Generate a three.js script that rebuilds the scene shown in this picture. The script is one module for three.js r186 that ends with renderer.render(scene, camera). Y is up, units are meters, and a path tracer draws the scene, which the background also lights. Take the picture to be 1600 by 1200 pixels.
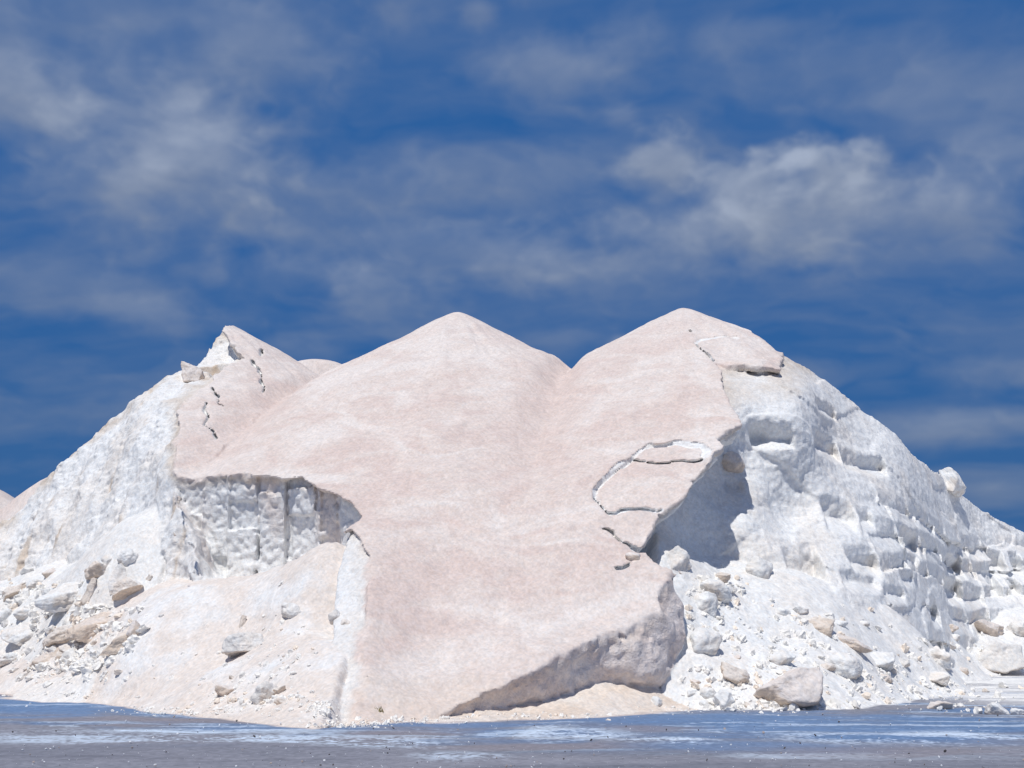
import * as THREE from 'three';
import { mergeVertices } from 'three/addons/utils/BufferGeometryUtils.js';

// ---------------------------------------------------------------- camera, sky, sun, exposure
const scene = new THREE.Scene();
const EYE = 1.6, PITCH = 12.56 * Math.PI / 180, FOCAL = 1750, CX = 800, CY = 600;   // FOCAL in pixels of a 1600 px wide picture
const camera = new THREE.PerspectiveCamera(2 * Math.atan(600 / FOCAL) * 180 / Math.PI, 4 / 3, 0.1, 4000);
camera.position.set(0, EYE, 0);
camera.rotation.set(PITCH, 0, 0);
camera.updateMatrixWorld(true);

const renderer = new THREE.WebGLRenderer({ antialias: true });
renderer.setSize(1024, 768);
renderer.toneMapping = THREE.LinearToneMapping;
renderer.toneMappingExposure = 1.0;
renderer.shadowMap.enabled = true;

const SUN = new THREE.Vector3(-0.18, 0.87, 0.43).normalize();
const sun = new THREE.DirectionalLight(new THREE.Color().setRGB(1.0, 0.975, 0.925), 3.45);
sun.position.copy(SUN).multiplyScalar(120).add(new THREE.Vector3(2, 0, -38));
sun.target.position.set(2, 0, -38);
sun.castShadow = true;
sun.shadow.mapSize.set(4096, 4096);
Object.assign(sun.shadow.camera, { left: -50, right: 50, top: 45, bottom: -45, near: 10, far: 260 });
sun.shadow.bias = -0.0005; sun.shadow.normalBias = 0.03;
scene.add(sun, sun.target);

// ---------------------------------------------------------------- small maths
function rng(seed) { let s = seed >>> 0; return () => { s = (s + 0x6D2B79F5) >>> 0; let t = Math.imul(s ^ (s >>> 15), 1 | s); t = (t + Math.imul(t ^ (t >>> 7), 61 | t)) ^ t; return ((t ^ (t >>> 14)) >>> 0) / 4294967296; }; }
const LAT = new Float32Array(64 * 64 * 64);
{ const r = rng(7); for (let i = 0; i < LAT.length; i++) LAT[i] = r() * 2 - 1; }
function noise(x, y, z) {                                     // smooth value noise, -1..1, period 64
  const X = x, Y = y, Z = z; x = 0.70 * X - 0.55 * Y + 0.456 * Z; y = 0.60 * X + 0.79 * Y + 0.03 * Z; z = -0.377 * X + 0.253 * Y + 0.891 * Z;   // turned, so that its lattice shows along no axis
  let xi = Math.floor(x), yi = Math.floor(y), zi = Math.floor(z);
  let u = x - xi, v = y - yi, w = z - zi;
  u = u * u * (3 - 2 * u); v = v * v * (3 - 2 * v); w = w * w * (3 - 2 * w);
  xi &= 63; yi &= 63; zi &= 63;
  const x1 = (xi + 1) & 63, y0 = yi << 6, y1 = ((yi + 1) & 63) << 6, z0 = zi << 12, z1 = ((zi + 1) & 63) << 12;
  const a = LAT[xi + y0 + z0], b = LAT[x1 + y0 + z0], c = LAT[xi + y1 + z0], d = LAT[x1 + y1 + z0];
  const e = LAT[xi + y0 + z1], f = LAT[x1 + y0 + z1], g = LAT[xi + y1 + z1], h = LAT[x1 + y1 + z1];
  const p = a + (b - a) * u, q = c + (d - c) * u, r = e + (f - e) * u, s = g + (h - g) * u;
  const m = p + (q - p) * v, n = r + (s - r) * v;
  return m + (n - m) * w;
}
function fbm(x, y, z, n) { let a = 0.5, s = 0; for (let i = 0; i < n; i++) { s += a * noise(x, y, z); const t = x; x = 2.03 * x * 0.8 - 2.03 * z * 0.6 + 11.3; z = 2.03 * t * 0.6 + 2.03 * z * 0.8 + 5.7; y = y * 2.03 + 3.1; a *= 0.5; } return s; }
const clamp = (x, a, b) => x < a ? a : x > b ? b : x;
const lerp = (a, b, t) => a + (b - a) * t;
const step = (a, b, x) => { const t = clamp((x - a) / (b - a), 0, 1); return t * t * (3 - 2 * t); };
const SP = Math.sin(PITCH), CP = Math.cos(PITCH);
const ray = (px, py) => { const x = (px - CX) / FOCAL, y = (CY - py) / FOCAL, dz = CP - y * SP; return [x / dz, (y * CP + SP) / dz]; };   // x and y per metre of depth
const at = (px, py, d) => { const [a, b] = ray(px, py); return [a * d, EYE + b * d, -d]; };
const groundDepth = (px, py) => -EYE / ray(px, py)[1];

class Grid {                                                  // a function of two coordinates, sampled once, read bilinearly
  constructor(x0, x1, y0, y1, s, fn) {
    this.x0 = x0; this.y0 = y0; this.k = 1 / s; this.nx = Math.ceil((x1 - x0) / s) + 1; this.ny = Math.ceil((y1 - y0) / s) + 1;
    this.a = new Float32Array(this.nx * this.ny);
    for (let j = 0, n = 0; j < this.ny; j++) for (let i = 0; i < this.nx; i++) this.a[n++] = fn(x0 + i * s, y0 + j * s);
  }
  at(x, y) {
    x = (x - this.x0) * this.k; y = (y - this.y0) * this.k;
    x = x < 0 ? 0 : x > this.nx - 1.001 ? this.nx - 1.001 : x; y = y < 0 ? 0 : y > this.ny - 1.001 ? this.ny - 1.001 : y;
    const i = x | 0, j = y | 0, u = x - i, v = y - j, n = i + j * this.nx, a = this.a;
    const p = a[n] + (a[n + 1] - a[n]) * u, m = n + this.nx, q = a[m] + (a[m + 1] - a[m]) * u;
    return p + (q - p) * v;
  }
}
function spline(pts) {                                        // thin-plate spline through [u, v, value]
  const n = pts.length, N = n + 3, A = [];
  const U = (r2) => r2 < 1e-9 ? 0 : 0.5 * r2 * Math.log(r2);
  for (let i = 0; i < N; i++) A.push(new Float64Array(N + 1));
  for (let i = 0; i < n; i++) {
    for (let j = 0; j < n; j++) A[i][j] = U((pts[i][0] - pts[j][0]) ** 2 + (pts[i][1] - pts[j][1]) ** 2);
    A[i][i] += 0.4; A[i][n] = A[n][i] = 1; A[i][n + 1] = A[n + 1][i] = pts[i][0]; A[i][n + 2] = A[n + 2][i] = pts[i][1]; A[i][N] = pts[i][2];
  }
  for (let c = 0; c < N; c++) {
    let p = c; for (let r = c + 1; r < N; r++) if (Math.abs(A[r][c]) > Math.abs(A[p][c])) p = r;
    [A[c], A[p]] = [A[p], A[c]];
    for (let r = c + 1; r < N; r++) { const f = A[r][c] / A[c][c]; if (f) for (let k = c; k <= N; k++) A[r][k] -= f * A[c][k]; }
  }
  const w = new Float64Array(N);
  for (let r = N - 1; r >= 0; r--) { let s = A[r][N]; for (let k = r + 1; k < N; k++) s -= A[r][k] * w[k]; w[r] = s / A[r][r]; }
  return (u, v) => { let s = w[n] + w[n + 1] * u + w[n + 2] * v; for (let i = 0; i < n; i++) s += w[i] * U((u - pts[i][0]) ** 2 + (v - pts[i][1]) ** 2); return s; };
}
function polyDistance(poly, x, y) {                           // signed, positive inside
  let d = 1e9, inside = false;
  for (let i = 0, j = poly.length - 1; i < poly.length; j = i++) {
    const [ax, ay] = poly[j], [bx, by] = poly[i], ex = bx - ax, ey = by - ay;
    const t = clamp(((x - ax) * ex + (y - ay) * ey) / (ex * ex + ey * ey + 1e-12), 0, 1), qx = x - ax - ex * t, qy = y - ay - ey * t;
    d = Math.min(d, qx * qx + qy * qy);
    if ((ay > y) !== (by > y) && x < (bx - ax) * (y - ay) / (by - ay) + ax) inside = !inside;
  }
  return (inside ? 1 : -1) * Math.sqrt(d);
}
function lineDistance(line, x, y) {
  let d = 1e9;
  for (let i = 1; i < line.length; i++) {
    const [ax, ay] = line[i - 1], [bx, by] = line[i], ex = bx - ax, ey = by - ay;
    const t = clamp(((x - ax) * ex + (y - ay) * ey) / (ex * ex + ey * ey + 1e-12), 0, 1), qx = x - ax - ex * t, qy = y - ay - ey * t;
    d = Math.min(d, qx * qx + qy * qy);
  }
  return Math.sqrt(d);
}
function linear1(pts) { return (x) => { if (x <= pts[0][0]) return pts[0][1]; for (let i = 1; i < pts.length; i++) if (x < pts[i][0]) { const [a, b] = pts[i - 1], [c, d] = pts[i]; return b + (d - b) * (x - a) / (c - a); } return pts[pts.length - 1][1]; }; }

// ---------------------------------------------------------------- the sky: deep blue with thin haze and soft torn clouds
{
  const W = 4096, Hh = 2048, data = new Float32Array(W * Hh * 4), r = rng(41);
  const puffs = [];                                           // [azimuth, elevation, half width, half height, strength, softness] in degrees
  const seen = (px, py, w, h, s) => { const x = (px - CX) / FOCAL, y = (CY - py) / FOCAL; const dz = CP - y * SP, dy = y * CP + SP; puffs.push([Math.atan2(x, dz) * 57.3, Math.atan2(dy, Math.hypot(x, dz)) * 57.3, w / FOCAL * 57.3, h / FOCAL * 57.3, s]); };
  seen(250, 205, 150, 105, 0.52); seen(300, 250, 130, 80, 0.42); seen(150, 290, 160, 60, 0.22); seen(45, 135, 80, 60, 0.46); seen(10, 60, 50, 70, 0.3); seen(410, 60, 130, 90, 0.34); seen(250, 60, 200, 70, 0.16);
  seen(1035, 245, 70, 62, 0.62); seen(1180, 290, 110, 62, 0.58); seen(1300, 270, 100, 62, 0.66); seen(1180, 345, 260, 55, 0.5); seen(1480, 320, 160, 55, 0.38); seen(1080, 370, 180, 40, 0.26);
  seen(860, 105, 120, 42, 0.42); seen(990, 60, 60, 45, 0.26); seen(1150, 55, 130, 26, 0.26); seen(1300, 100, 220, 40, 0.22); seen(1480, 170, 180, 70, 0.25); seen(1560, 240, 90, 40, 0.25);
  seen(780, 265, 230, 50, 0.28); seen(560, 290, 160, 32, 0.2); seen(700, 390, 240, 48, 0.32); seen(850, 400, 110, 36, 0.28); seen(590, 450, 90, 45, 0.34); seen(230, 490, 90, 28, 0.34); seen(420, 430, 200, 40, 0.2);
  seen(100, 440, 160, 36, 0.2); seen(1495, 668, 110, 24, 0.46); seen(1530, 580, 70, 20, 0.24); seen(1550, 765, 45, 16, 0.3); seen(1000, 430, 200, 40, 0.22); seen(480, 545, 70, 22, 0.24); seen(750, 15, 30, 16, 0.4);
  seen(970, 535, 20, 11, 0.5); seen(880, 530, 60, 22, 0.24); seen(240, 620, 240, 50, 0.1); seen(970, 180, 30, 14, 0.26); seen(1340, 400, 60, 30, 0.2);
  for (let i = 0; i < 330; i++) { const az = r() * 360 - 180, el = 4 + 62 * r(); if (Math.abs(az) < 31 && el < 34) continue; const s = 1 + r() * 5; puffs.push([az, el, s * (1 + r()) / Math.cos(el / 57.3), s * 0.55, 0.15 + 0.5 * r()]); }
  const buckets = Array.from({ length: 360 }, () => []);
  for (const p of puffs) for (let a = Math.floor(p[0] - p[2] * 2.6); a <= p[0] + p[2] * 2.6; a++) buckets[((a + 180) % 360 + 360) % 360].push(p);
  const hi = [0.004, 0.062, 0.262], mid = [0.016, 0.108, 0.335], lo = [0.040, 0.130, 0.310];
  for (let j = 0; j < Hh; j++) {
    const el = (j + 0.5) / Hh * 180 - 90, e = Math.max(el, 0), cosE = Math.cos(el / 57.2958), sinE = Math.sin(el / 57.2958);
    const k1 = step(24, 62, e), k0 = 1 - step(0, 22, e);
    for (let i = 0; i < W; i++) {
      const o = (j * W + i) * 4;
      if (el < -1) { data[o] = 0.32; data[o + 1] = 0.34; data[o + 2] = 0.38; data[o + 3] = 1; continue; }
      const phi = ((i + 0.5) / W - 0.5) * 2 * Math.PI;       // u = atan2(z, x) / 2pi + 0.5
      const dx = Math.cos(phi) * cosE, dz = Math.sin(phi) * cosE;
      const az = Math.atan2(dx, -dz) * 57.2958;
      const q = 2.2 / (sinE + 0.22), wx = dx * q, wz = dz * q;
      const warp = fbm(dx * 9, sinE * 14, dz * 9, 4);
      const fine = fbm(dx * 26 + warp * 2, sinE * 44, dz * 26 + warp * 2, 5);
      const billow = 0.75 - 1.5 * Math.abs(fbm(dx * 12 + warp * 0.5, sinE * 16, dz * 12, 3)) - 0.9 * Math.abs(fbm(dx * 33, sinE * 44, dz * 33 + warp, 3)) - 0.2;
      const wisp = fbm(dx * 62 + fine * 2, sinE * 90, dz * 62 + warp * 3, 4);
      const veil = fbm(wx * 1.1 + warp, 3.3, wz * 2.6 + warp * 1.2, 6);
      const streak = fbm(wx * 3.2 + warp * 1.5, 9.1, wz * 9 + warp, 5);
      let d = 0.04 + (0.36 - 0.18 * step(16, 34, e)) * clamp(veil * 1.5 + 0.24, 0, 1) + 0.14 * clamp(streak * 1.3 + 0.08, 0, 1), lit = 0;
      for (const p of buckets[((Math.floor(az) + 180) % 360 + 360) % 360]) {
        let da = az - p[0]; if (da > 180) da -= 360; if (da < -180) da += 360;
        const u = da / p[2], v = (el - p[1]) / p[3], rr = Math.sqrt(u * u + v * v * (v > 0 ? 1.15 : 0.6)) - billow * 0.5 - fine * 0.26 - wisp * 0.2 - warp * 0.12, crisp = p[4] > 0.53 ? 0.42 * clamp(0.6 + v, 0, 1) : 0;
        const a = p[4] * (p[4] > 0.53 ? 1.25 : 1) * step(1.5 - crisp, 0.0 + crisp * 0.8, rr);
        d = d + a * (1 - d); lit += a * clamp(0.45 + 0.55 * v + fine * 0.5, 0, 1);
      }
      d = clamp(d * (1 + 0.25 * fine), 0, 0.95);
      const glow = 0.35 + 0.19 * clamp(lit, 0, 1);
      for (let c = 0; c < 3; c++) {
        let b = lerp(mid[c], hi[c], k1); b = lerp(b, lo[c], k0 * 0.75);
        data[o + c] = lerp(b, glow * [0.80, 0.91, 1.12][c], d * 0.86);
      }
      data[o + 3] = 1;
    }
  }
  const t = new THREE.DataTexture(data, W, Hh, THREE.RGBAFormat, THREE.FloatType);
  t.mapping = THREE.EquirectangularReflectionMapping; t.magFilter = THREE.LinearFilter; t.needsUpdate = true; t.name = 'sky';
  scene.background = t; scene.environment = t;
}

// ---------------------------------------------------------------- textures (grain and relief only, tiling)
function tile(n, fn, srgb) {
  const a = new Uint8Array(n * n * 4);
  for (let j = 0, o = 0; j < n; j++) for (let i = 0; i < n; i++, o += 4) { const c = fn(i / n, j / n); a[o] = clamp(c[0], 0, 1) * 255; a[o + 1] = clamp(c[1], 0, 1) * 255; a[o + 2] = clamp(c[2], 0, 1) * 255; a[o + 3] = 255; }
  const t = new THREE.DataTexture(a, n, n); t.wrapS = t.wrapT = THREE.RepeatWrapping; t.magFilter = THREE.LinearFilter; t.minFilter = THREE.LinearMipmapLinearFilter;
  if (srgb) t.colorSpace = THREE.SRGBColorSpace; t.needsUpdate = true; return t;
}
const wrapped = (u, v, f, s) => noise(u * f, v * f, s);       // f divides 64 to tile
const T = (u, v, s, ...f) => { let k = 0, a = 0.5; for (const x of f) { k += a * wrapped(u * 64 / 64, v, x, s + x); a *= 0.6; } return k; };
// noise has period 64: scale so that u in 0..1 covers whole periods
function tnoise(u, v, f, s) {                                 // tiling value noise with f cells across
  const x = u * f, y = v * f, xi = Math.floor(x), yi = Math.floor(y); let a = x - xi, b = y - yi; a = a * a * (3 - 2 * a); b = b * b * (3 - 2 * b);
  const g = (i, j) => { i = ((i % f) + f) % f; j = ((j % f) + f) % f; let h = Math.imul(i + 1, 374761393) ^ Math.imul(j + 1, 668265263) ^ Math.imul(s + 1, 2246822519); h = Math.imul(h ^ (h >>> 13), 1274126177); return ((h ^ (h >>> 16)) >>> 0) / 2147483648 - 1; };
  const p = lerp(g(xi, yi), g(xi + 1, yi), a), q = lerp(g(xi, yi + 1), g(xi + 1, yi + 1), a); return lerp(p, q, b);
}
const grainBump = tile(1024, (u, v) => { const h = 0.5 + 0.12 * tnoise(u, v, 17, 1) + 0.20 * tnoise(u, v, 41, 2) + 0.17 * tnoise(u, v, 83, 3) + 0.06 * tnoise(u, v, 210, 4); return [h, h, h]; });
const rockBump = tile(1024, (u, v) => { const r = 1 - Math.abs(tnoise(u, v, 14, 11)) * 1.4, s = 1 - Math.abs(tnoise(u, v, 41, 12)) * 1.4; const h = 0.36 + 0.17 * r + 0.15 * s * 0.8 + 0.13 * tnoise(u, v, 95, 13) + 0.12 * tnoise(u, v, 220, 14); return [h, h, h]; });
const grainTint = tile(1024, (u, v) => { const h = 0.935 + 0.030 * tnoise(u, v, 97, 21) + 0.035 * tnoise(u, v, 53, 22) + 0.02 * tnoise(u, v, 23, 23), w = 0.012 * tnoise(u, v, 61, 24); return [h + w, h, h - w]; }, true);
const mat = (name, bump, scale, rough) => { const m = new THREE.MeshStandardMaterial({ vertexColors: true, map: grainTint, bumpMap: bump, bumpScale: scale, roughness: rough, metalness: 0 }); m.name = name; return m; };
const M = { crust: mat('salt crust', grainBump, 0.011, 0.9), cut: mat('cut salt', rockBump, 0.028, 0.85), talus: mat('loose salt', grainBump, 0.014, 0.9), block: mat('salt block', rockBump, 0.02, 0.88) };

// ---------------------------------------------------------------- things and their userData
const used = new Map();
function numbered(name) { const n = used.get(name) || 0; used.set(name, n + 1); return n ? name + '_' + String(n).padStart(3, '0') : name; }
function tag(o, label, category, group, kind) { if (label) o.userData.label = label; if (category) o.userData.category = category; if (group) o.userData.group = group; if (kind) o.userData.kind = kind; return o; }
function shade(o) { o.castShadow = o.receiveShadow = true; return o; }

// ---------------------------------------------------------------- the heap: cones dumped in a row, then cut into by machines
const V = 0.054;                                              // size of a surface cell in metres
const CONES = [[-2.35, -46.6, 15.2], [7.1, -44.8, 14.85], [-13.3, -48.5, 15.45], [22, -62, 20], [12.6, -50, 12.9]];
const coneHeight = (c, x, z) => { const r = Math.hypot(x - c[0], z - c[1]); return c[2] + 0.15 - 0.6 * Math.sqrt(r * r + 0.13); };
const moundPlain = (x, z) => { let h = -1e9, k1 = -1e9, k2 = -1e9; for (let i = 0; i < 3; i++) { const k = coneHeight(CONES[i], x, z); if (k > k1) { k2 = k1; k1 = k; } else if (k > k2) k2 = k; } for (const c of CONES) { const k = coneHeight(c, x, z), m = Math.max(h, k), d = Math.abs(h - k); h = d < 0.3 ? m + (0.3 - d) * (0.3 - d) * 0.3 : m; } return h - 0.62 * step(-4.2, -1.2, x) * step(-31, -25, z) - 0.55 * step(-0.8, 3.2, x) * step(-30, -24.5, z) - 0.26 * step(0.75, 0, k1 - k2) * step(4.5, 8, h) * step(13.5, 11.5, h); };
const toe = (h, x, z) => h < 0.7 ? 0.11 * Math.log1p(Math.exp(h / 0.11)) - 0.03 + 3 * Math.min(0, h + 0.13) + 0.05 * step(0.6, 0.1, Math.abs(h)) * fbm(x * 1.6, 2.2, z * 1.6, 3) : h;   // grains spread thin at the foot
const flow = (x, z) => {                                      // metres round the nearest cone, metres down it
  let b = 0, m = -1e9; for (let i = 0; i < 3; i++) { const k = coneHeight(CONES[i], x, z); if (k > m) { m = k; b = i; } }
  const dx = x - CONES[b][0], dz = z - CONES[b][1]; return [Math.atan2(dx, dz) * 13 + b * 17, Math.hypot(dx, dz)];
};
const moundOf = (x, z) => { let b = 0, m = -1e9; for (let i = 0; i < 5; i++) { const k = coneHeight(CONES[i], x, z); if (k > m) { m = k; b = i; } } return [0, 1, 2, 1, 1][b]; };
const depthOn = (px, py) => {                                 // depth at which a line of sight meets the uncut heap
  const [a, b] = ray(px, py); let d = 15;
  for (; d < 56; d += 0.2) if (EYE + b * d < moundPlain(a * d, -d)) break;
  if (d >= 56) return px < 600 ? 48 : 45;
  let lo = d - 0.2, hi = d; for (let i = 0; i < 12; i++) { const m = (lo + hi) / 2; if (EYE + b * m < moundPlain(a * m, -m)) hi = m; else lo = m; }
  return hi;
};
const front = (pts) => pts.map(([px, py]) => { const p = at(px, py, depthOn(px, py)); return [p[0], p[1]]; });     // an outline on the heap, in x and y
const X0 = -25, X1 = 32, Y0 = -1, Y1 = 16.5;
const moundH = new Grid(X0, X1, -80, -17, 0.07, (x, z) => {
  const h = moundPlain(x, z), w = fbm(x * 0.35, 1.7, z * 0.35, 3);
  const tip = step(0.6, 3.5, Math.min(...CONES.slice(0, 3).map((c) => Math.hypot(x - c[0], z - c[1]))));
  const [a, q] = flow(x, z), m = noise(a * 0.3, q * 0.3, 3.7);
  const rill = fbm(a * 0.85 + m, q * 0.17, 4.2, 3), lobe = fbm(q * 0.75 + 1.6 * noise(a * 0.45, q * 0.2, 1.2), a * 0.22, 6.4, 3);
  return toe(h, x, z) + tip * (0.30 * fbm(x * 0.22, 7.7, z * 0.16, 3) + 0.13 * rill + 0.16 * lobe + 0.13 * fbm(x * 0.55 + w * 1.5, z * 1.15 + w * 2, 5.1, 3) + 0.05 * fbm(x * 1.1 + w, 2.1, z * 0.9 + w * 2, 3)) + 0.016 * noise(x * 3, 1, z * 3) + 0.010 * noise(x * 4.6, 2, z * 4.6);
});

// the four places where salt has been dug away: an outline on the heap and the shape of what is left behind it
const relief = (pts) => { const f = spline(pts.map(([px, py, d]) => { const p = at(px, py, d); return [p[0], p[1], p[2]]; })); return new Grid(X0, X1, Y0, Y1, 0.15, f); };
const onHeap = (px, py, deeper) => [px, py, depthOn(px, py) + deeper];
const outline = (pts) => { const q = front(pts); return new Grid(X0, X1, Y0, Y1, 0.06, (x, y) => clamp(polyDistance(q, x, y), -2, 2)); };
const LEFT = {
  poly: outline([[353, 470], [347, 512], [362, 537], [381, 558], [360, 568], [338, 584], [331, 600], [322, 612], [275, 640], [284, 662], [278, 690], [271, 720], [270, 760], [272, 840], [275, 925], [300, 1160], [-4000, 1160], [-4000, 470]]),
  z: relief([[352, 505, 48.6], [340, 540, 47.6], [372, 555, 46], [330, 600, 40.5], [300, 572, 44.5], [300, 600, 41.5], [325, 570, 46.3], [318, 612, 38.5], [275, 580, 43], onHeap(275, 642, 0.45), onHeap(284, 662, 0.45), onHeap(273, 700, 0.45), onHeap(268, 735, 0.3), [255, 745, 34.4], [250, 830, 33.5], [268, 830, 32.7], [268, 905, 32.3], [240, 800, 34.6], [235, 700, 37], [240, 640, 39], [180, 665, 41.5], [180, 760, 38], [150, 850, 36.5], [80, 752, 42], [80, 820, 40], [60, 890, 39], [0, 800, 43.5], [0, 915, 40], [-150, 930, 42], [-150, 830, 45], [200, 1000, 32.5], [0, 1050, 37]]),
};
const NOTCH = {
  poly: outline([[262, 740], [300, 736], [330, 737], [383, 733], [390, 741], [430, 741], [436, 746], [468, 743], [486, 755], [500, 765], [524, 770], [548, 783], [567, 808], [545, 822], [531, 838], [522, 870], [508, 900], [500, 960], [498, 1060], [505, 1150], [120, 1150], [262, 920]]),
  z: relief([[262, 740, 33.9], [270, 900, 34.2], [330, 745, 33.4], [330, 900, 33.7], [400, 745, 32.5], [400, 900, 32.9], [480, 750, 31.8], [480, 860, 32.2], [530, 778, 30.7], [530, 850, 31.1], [565, 810, 29.9], [500, 1000, 31.4], [300, 1050, 33.5]]),
};
const SPUR = {
  poly: outline([[548, 828], [566, 850], [582, 880], [574, 930], [570, 980], [576, 1040], [566, 1090], [562, 1150], [480, 1150], [480, 960], [508, 860], [528, 835]]),
  z: relief([onHeap(566, 850, 0.2), onHeap(576, 900, 0.22), onHeap(570, 980, 0.22), onHeap(572, 1060, 0.2), onHeap(562, 1120, 0.15), onHeap(535, 850, 0.5), onHeap(535, 900, 0.55), onHeap(530, 1000, 0.5), onHeap(530, 1080, 0.4), onHeap(530, 1120, 0.3), onHeap(508, 900, 1.3), onHeap(500, 980, 1.25), onHeap(499, 1060, 1.0), onHeap(505, 1125, 0.6), onHeap(520, 850, 1.0)]),
};
const RIGHT = {
  poly: outline([[1345, 420], [1226, 520], [1222, 564], [1216, 577], [1190, 575], [1160, 571], [1135, 570], [1114, 562], [1126, 582], [1128, 600], [1138, 625], [1150, 648], [1161, 665], [1147, 669], [1131, 677], [1122, 686], [1131, 695], [1116, 708], [1101, 727], [1086, 746], [1071, 769], [1052, 786], [1030, 799], [1015, 825], [1003, 857], [1012, 868], [1036, 882], [1060, 886], [1086, 915], [1092, 960], [1080, 1045], [1060, 1075], [1050, 1160], [6000, 1160], [6000, 420], [1345, 420]]),
  z: relief([onHeap(1126, 588, 0.35), onHeap(1160, 582, 0.5), onHeap(1190, 585, 0.55), onHeap(1214, 588, 0.6), onHeap(1175, 625, 0.5), onHeap(1250, 640, 1.4), onHeap(1140, 625, 0.35), onHeap(1155, 655, 0.9), onHeap(1205, 622, 0.7), onHeap(1255, 602, 1.0), [1330, 632, 42.2], [1300, 700, 38.1], [1400, 705, 41.7], [1480, 750, 51], [1600, 840, 55.6], [1700, 900, 57.5], [1175, 682, 35.4], onHeap(1225, 672, 2.2), [1140, 740, 34], [1190, 770, 33.6], [1190, 850, 32.2], [1110, 780, 33.1], [1060, 820, 31.4], [1020, 850, 30], [1110, 860, 32.2], [1150, 890, 32.2], [1215, 800, 34.6], [1215, 890, 32.2], [1250, 900, 31.8], [1250, 800, 35.0], [1300, 800, 34.9], [1300, 920, 31.7], [1400, 800, 38.2], [1400, 940, 34.2], [1480, 850, 46.8], [1480, 960, 43], [1540, 870, 52.2], [1540, 960, 49.2], [1600, 880, 53.8], [1600, 960, 50.8], [1750, 960, 55], [1750, 870, 58], [1100, 1050, 29.5], [1300, 1080, 29], [1600, 1050, 49.5]]),
};
const SCARP = {
  poly: outline([[1095, 905], [1036, 884], [1030, 940], [1000, 948], [962, 972], [935, 990], [900, 1008], [830, 1043], [765, 1078], [720, 1105], [690, 1125], [690, 1160], [1160, 1160], [1120, 1000], [1100, 950]]),
  z: relief([[690, 1120, 1126], [740, 1090, 1115], [800, 1060, 1104], [850, 1034, 1097], [900, 1009, 1084], [950, 981, 1052], [1000, 950, 1056], [1030, 930, 1058]].flatMap(([px, e, b]) => { const d = depthOn(Math.min(px, 1045), e), k = px > 990 ? 0.2 : 0.12; const q = step(880, 980, px), back = depthOn(px, (e + b) / 2), foot = depthOn(px, b); return [[px, e + 6, lerp(d + k, d - 0.1, q)], [px, (e + b) / 2, lerp(d + k + 0.18, back + 0.75, q)], [px, b, lerp(d + k + 0.42, foot + 1.75, q)], [px, b + 45, d + k + 0.75]]; }).concat([[1048, 895, 26.9], [1075, 908, 27.1], [1088, 940, 27.3], [1060, 940, 26.5], [1060, 990, 26.1], [1084, 990, 26.7], [1045, 1035, 25.8], [1070, 1040, 26.2], [1045, 1062, 25.9], [1100, 1000, 28], [1060, 1100, 27.5]])),
};
// bites of the digging bucket in the right-hand face: [px, py of the lower edge, half width, height]
const BITES = [[1312, 806, 26, 34], [1352, 808, 15, 24], [1266, 903, 30, 58], [1428, 848, 26, 26], [1352, 877, 27, 32], [1429, 877, 27, 18], [1347, 907, 36, 22], [1495, 881, 31, 28], [1493, 919, 32, 33], [1563, 882, 14, 28], [1561, 920, 13, 30], [1592, 884, 10, 26], [1462, 960, 18, 30], [1207, 684, 34, 24], [1291, 700, 33, 28], [1352, 725, 46, 24], [1290, 638, 24, 18], [1592, 922, 9, 28], [1150, 760, 14, 16], [1420, 905, 20, 16], [1400, 930, 25, 16]].map(([px, py, w, h]) => {
  const [a, b] = ray(px, py); let d = 30; for (; d < 60; d += 0.1) if (RIGHT.z.at(a * d, EYE + b * d) > -d) break;
  return [a * d, EYE + b * d, w / FOCAL * d, h / FOCAL * d];
});
const biteDepth = new Grid(4, X1, Y0, Y1, 0.05, (x, y) => {
  const wx = x + 0.22 * fbm(x * 1.3, y * 1.3, 3, 3), wy = y + 0.2 * fbm(x * 1.1, y * 1.1, 8, 3); let o = 0;
  for (const [bx, by, w, h] of BITES) {
    const u = Math.abs(wx - bx) - w; if (u > 0.3) continue;
    const v = (wy - by) / h; if (v > 1.02 || v < -0.9) continue;
    const deep = 1.1 * h, s = v >= 0 ? 1 - v : Math.max(0, 1 + v / 0.85);
    o = Math.max(o, deep * s * step(0.08, -0.04, u));
  }
  return o;
});
const fixedBands = [[262, 0], [283, 0.08], [330, 0.0], [384, 0.07], [388, -0.08], [430, -0.05], [436, 0.13], [447, 0.05], [494, -0.04], [500, 0.06], [517, 0.03], [529, 0.11], [536, 0], [600, 0]].map(([px, d]) => [at(px, 820, 31.5)[0], d]);
const notchBands = (x) => { for (let i = fixedBands.length - 1; i >= 0; i--) if (x > fixedBands[i][0]) return fixedBands[i][1]; return 0; };

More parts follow.
